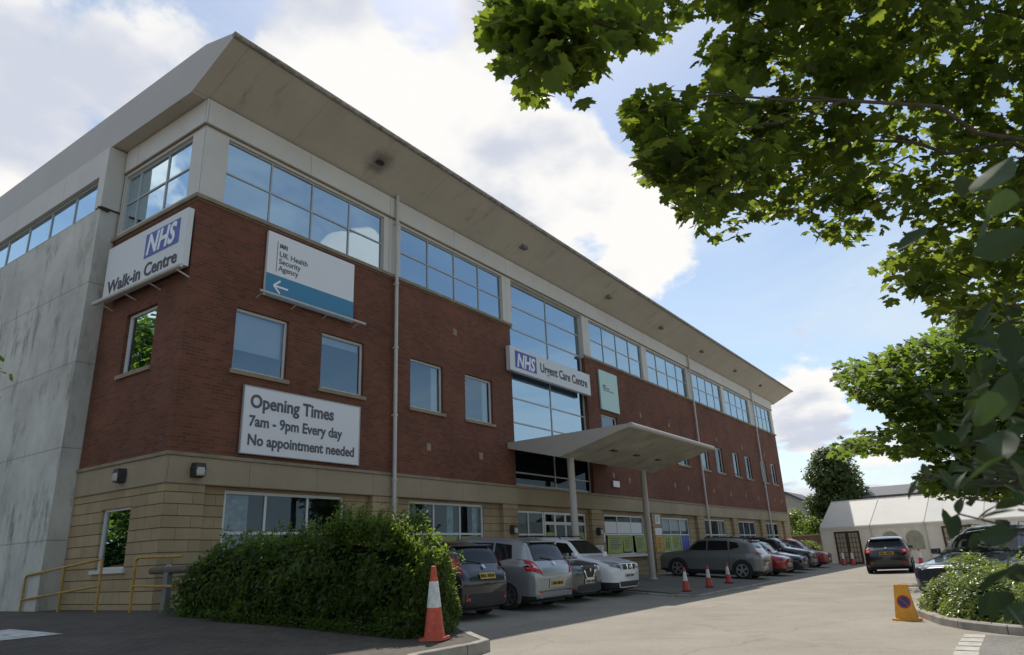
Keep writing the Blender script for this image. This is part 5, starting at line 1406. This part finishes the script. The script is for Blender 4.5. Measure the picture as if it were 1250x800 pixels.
for s_ in bays_[:-1]:
    b = MB(); b.tube([tp_(s_+.04, -.09, 0), tp_(s_+.04, -.09, EV-.05)], .045, 8); b.build('frame_leg', MT['canvaswall'], TN, smooth=True)
def arch_win(s_, w, z0, z1):
    b = MB(); pts = [(s_-w/2, z0), (s_+w/2, z0)]+[(s_+w/2*cos(pi*k/12), z1-w/2+w/2*sin(pi*k/12)) for k in range(13)]
    b.poly([tp_(a, -.055, z) for a, z in pts]); b.build('arched_window', MT['tentwin'], TN, fix=False)
arch_win(5.35, .95, .75, 1.85); arch_win(4.05, .95, .75, 1.85); arch_win(11.4, .95, .75, 1.85)
def tdoor(s0, s1):
    zt = 1.98; d0 = -.10
    def tb(b, a0, a1, z0, z1, q0, q1):
        P = [tp_(a, q, z) for q in (q0, q1) for a, z in ((a0, z0), (a1, z0), (a1, z1), (a0, z1))]
        i = [b.vert(p) for p in P]
        for f in ((0, 1, 2, 3), (7, 6, 5, 4), (0, 4, 5, 1), (1, 5, 6, 2), (2, 6, 7, 3), (3, 7, 4, 0)): b.face([i[k] for k in f])
    b = MB(); w = s1-s0; m_ = (s0+s1)/2
    for a0, a1 in ((s0, s0+.11), (m_-.10, m_+.10), (s1-.11, s1)): tb(b, a0, a1, 0.02, zt, d0-.06, d0)
    for z0, z1 in ((.02, .14), (zt-.10, zt)): tb(b, s0+.11, m_-.10, z0, z1, d0-.057, d0); tb(b, m_+.10, s1-.11, z0, z1, d0-.057, d0)
    for lo, hi in ((s0+.11, m_-.10), (m_+.10, s1-.11)):
        for k in (1, 2): c = lo+(hi-lo)*k/3; tb(b, c-.015, c+.015, .14, zt-.10, d0-.045, d0-.01)
        for k in range(1, 6): c = .14+(zt-.24)*k/6; tb(b, lo, hi, c-.015, c+.015, d0-.042, d0-.012)
    dr = b.build('door', MT['tentdoor'], TN)
    b = MB(); tb(b, s0+.1, m_-.09, .13, zt-.09, d0-.03, d0-.02); tb(b, m_+.09, s1-.1, .13, zt-.09, d0-.03, d0-.02); b.build('pane', MT['tentpane'], dr)
tdoor(.85, 2.35); tdoor(6.85, 8.35)

# ------------------------------------------------------------------ things beyond the car park
def leafy_tree(name, label, c, h, r, n, seed, material, size, cone_=.5, tr=.2, z0=.8, group=None, flare=1.0, nl=46):
    rg = random.Random(seed); off = Vector((c[0], c[1], 0)); root = thing(name, label, 'tree', off, group=group)
    leaves = []
    lob = [(rg.uniform(0, 2*pi), rg.uniform(.12, .95)) for _ in range(nl)]
    def R(f): return r*(max(0.02, (1-f)**cone_)*min(1, .35+f*3.2))
    tw = MB()
    cents = []
    for a, f in lob:
        rr_ = R(f)*rg.uniform(.55, .98); cents.append((Vector((rr_*cos(a), rr_*sin(a), z0+(h-z0)*f)), r*rg.uniform(.20, .36)))
    for k in range(10): cents.append((Vector((rg.gauss(0, .12*r), rg.gauss(0, .12*r), z0+(h-z0)*(.15+.082*k))), r*.3*(1.05-.07*k)))
    for i in range(n):
        c_, q = cents[rg.randrange(len(cents))]
        d = rdir(rg); p = c_+Vector((d.x, d.y, d.z*.85))*q*(1-abs(rg.gauss(0, .22)))
        if p.z < z0*.6: continue
        nrm = (d+Vector((0, 0, .5))+rdir(rg)*.7).normalized(); leaves.append((p, nrm, d+rdir(rg)*.8+Vector((0, 0, .3)), rg.uniform(*size), rg.random()))
    for c_, q in cents: limb(tw, (0, 0, max(.5, c_.z*.55)), c_, .06, .015, rg, .2, 4)
    leaf_mesh('crown', material, leaves, CLUMP, root, tw, (MT['twig'],))
    b = MB(); b.tube([(0, 0, -.1), (0.03, 0, h*.3), (.0, .05, h*.75)], [tr*1.2, tr*.8, tr*.2], 9); b.build('trunk', MT['bark'], root, smooth=True)
    return root
leafy_tree('hornbeam_tree', 'dark pointed tree rising between the building end and the marquee', (63.3, -.9), 9.7, 3.55, 24000, 31, MT['conif'], (.20, .40), .55, .25, .6, nl=130)
leafy_tree('garden_tree', 'pale small garden tree before the far house', (64.0, 3.2), 4.4, 1.9, 2600, 33, MT['bush'], (.18, .34), .5, .12, .8)
leafy_tree('garden_tree', 'low garden tree against the dark pointed tree', (58.5, .9), 3.4, 1.7, 2200, 34, MT['hedge'], (.16, .3), .5, .1, .5)
bush('garden_hedge', 'light green clipped bush in front of the old brick garden wall', (54.2, .3, .3), 1.7, 1.1, 1.35, 1500, 35, MT['bush'], (.12, .22))
t = thing('garden_wall', 'old brown brick garden wall behind the parked cars', 'wall', (56, 2, 0))
b = MB(); b.box(.0, .25, -5, 9, 0, 2.0); b.build('wall', MT['farbrick'], t)
b = MB(); b.box(-.05, .30, -5, 9, 2.0, 2.1); b.build('coping', MT['band'], t)
# a far house with a slate gable roof
t = thing('far_house', 'far house with grey slate roof left of the dark pointed tree', 'house', (72, 4.0, 0))
b = MB(); b.box(0, 7, -2.6, 6, 0, 4.2); b.poly([(0, -2.6, 4.2), (0, 6, 4.2), (0, 1.7, 6.6)]); b.build('wall', MT['farwall'], t)
b = MB()
b.prism([(-3.0, 4.0), (1.7, 6.62), (6.4, 4.0), (6.4, 4.2), (1.7, 6.85), (-3.0, 4.2)], 'x', -.3, 7.3)
rf = b.build('roof', MT['roofslate'], t)
for y, z in ((-1.4, 1.2), (2.8, 1.2), (-1.2, 2.9), (2.6, 2.9)):
    b = MB(); b.box(-.03, .05, y, y+1.2, z, z+1.1); w_ = b.build('window', MT['wframe'], t)
    b = MB(); b.box(-.04, -.031, y+.08, y+1.12, z+.08, z+1.02); b.build('pane', CARGLASS, w_)
# long low building behind the marquee
t = thing('long_shed', 'long grey roofed low building behind the marquee', 'building', (62, -3.6, 0))
b = MB(); b.box(0, 8, -26, 0, 0, 5.0); b.build('wall', MT['farwall'], t)
b = MB(); b.prism([(-.4, 4.35), (4, 5.9), (8.4, 4.35), (8.4, 4.5), (4, 6.1), (-.4, 4.5)], 'y', -26.3, .3) if False else None
b = MB()
b.prism([(-.4, 4.98), (3.8, 6.0), (8.4, 4.98), (8.4, 5.12), (3.8, 6.2), (-.4, 5.12)], 'x', 0, 1) if False else None
b.quad((-.4, .3, 5.12), (-.4, -26.3, 5.12), (3.8, -26.3, 6.15), (3.8, .3, 6.15)); b.quad((3.8, .3, 6.15), (3.8, -26.3, 6.15), (8.4, -26.3, 5.12), (8.4, .3, 5.12))
b.quad((-.4, .3, 4.95), (-.4, -26.3, 4.95), (-.4, -26.3, 5.12), (-.4, .3, 5.12)); b.poly([(-.4, .3, 4.95), (-.4, .3, 5.12), (3.8, .3, 6.15), (8.4, .3, 5.12), (8.4, .3, 4.95)])
b.build('roof', MT['roofslate'], t)
# trees at the left, and an unseen shrub added to darken a window's reflection
leafy_tree('roadside_tree', 'young tree at the far left whose leaf tips reach in before the concrete tower', (-6.43, -4.08), 5.0, 1.9, 3000, 41, MT['maple2'], (.10, .18), .45, .10, 2.6)
leafy_tree('roadside_tree', 'tall tree beyond the tower, mirrored in the side windows', (-8.5, 17.5), 13, 4.2, 7000, 42, MT['maple2'], (.3, .5), .5, .25, 2.0, nl=70)
bush('reflection_shrub', 'big shrub beyond the tower, mirrored in the lowest side window', (-7.5, 15.0, .2), 4.5, 2.0, 3.6, 4000, 43, MT['hedge'], (.12, .25))
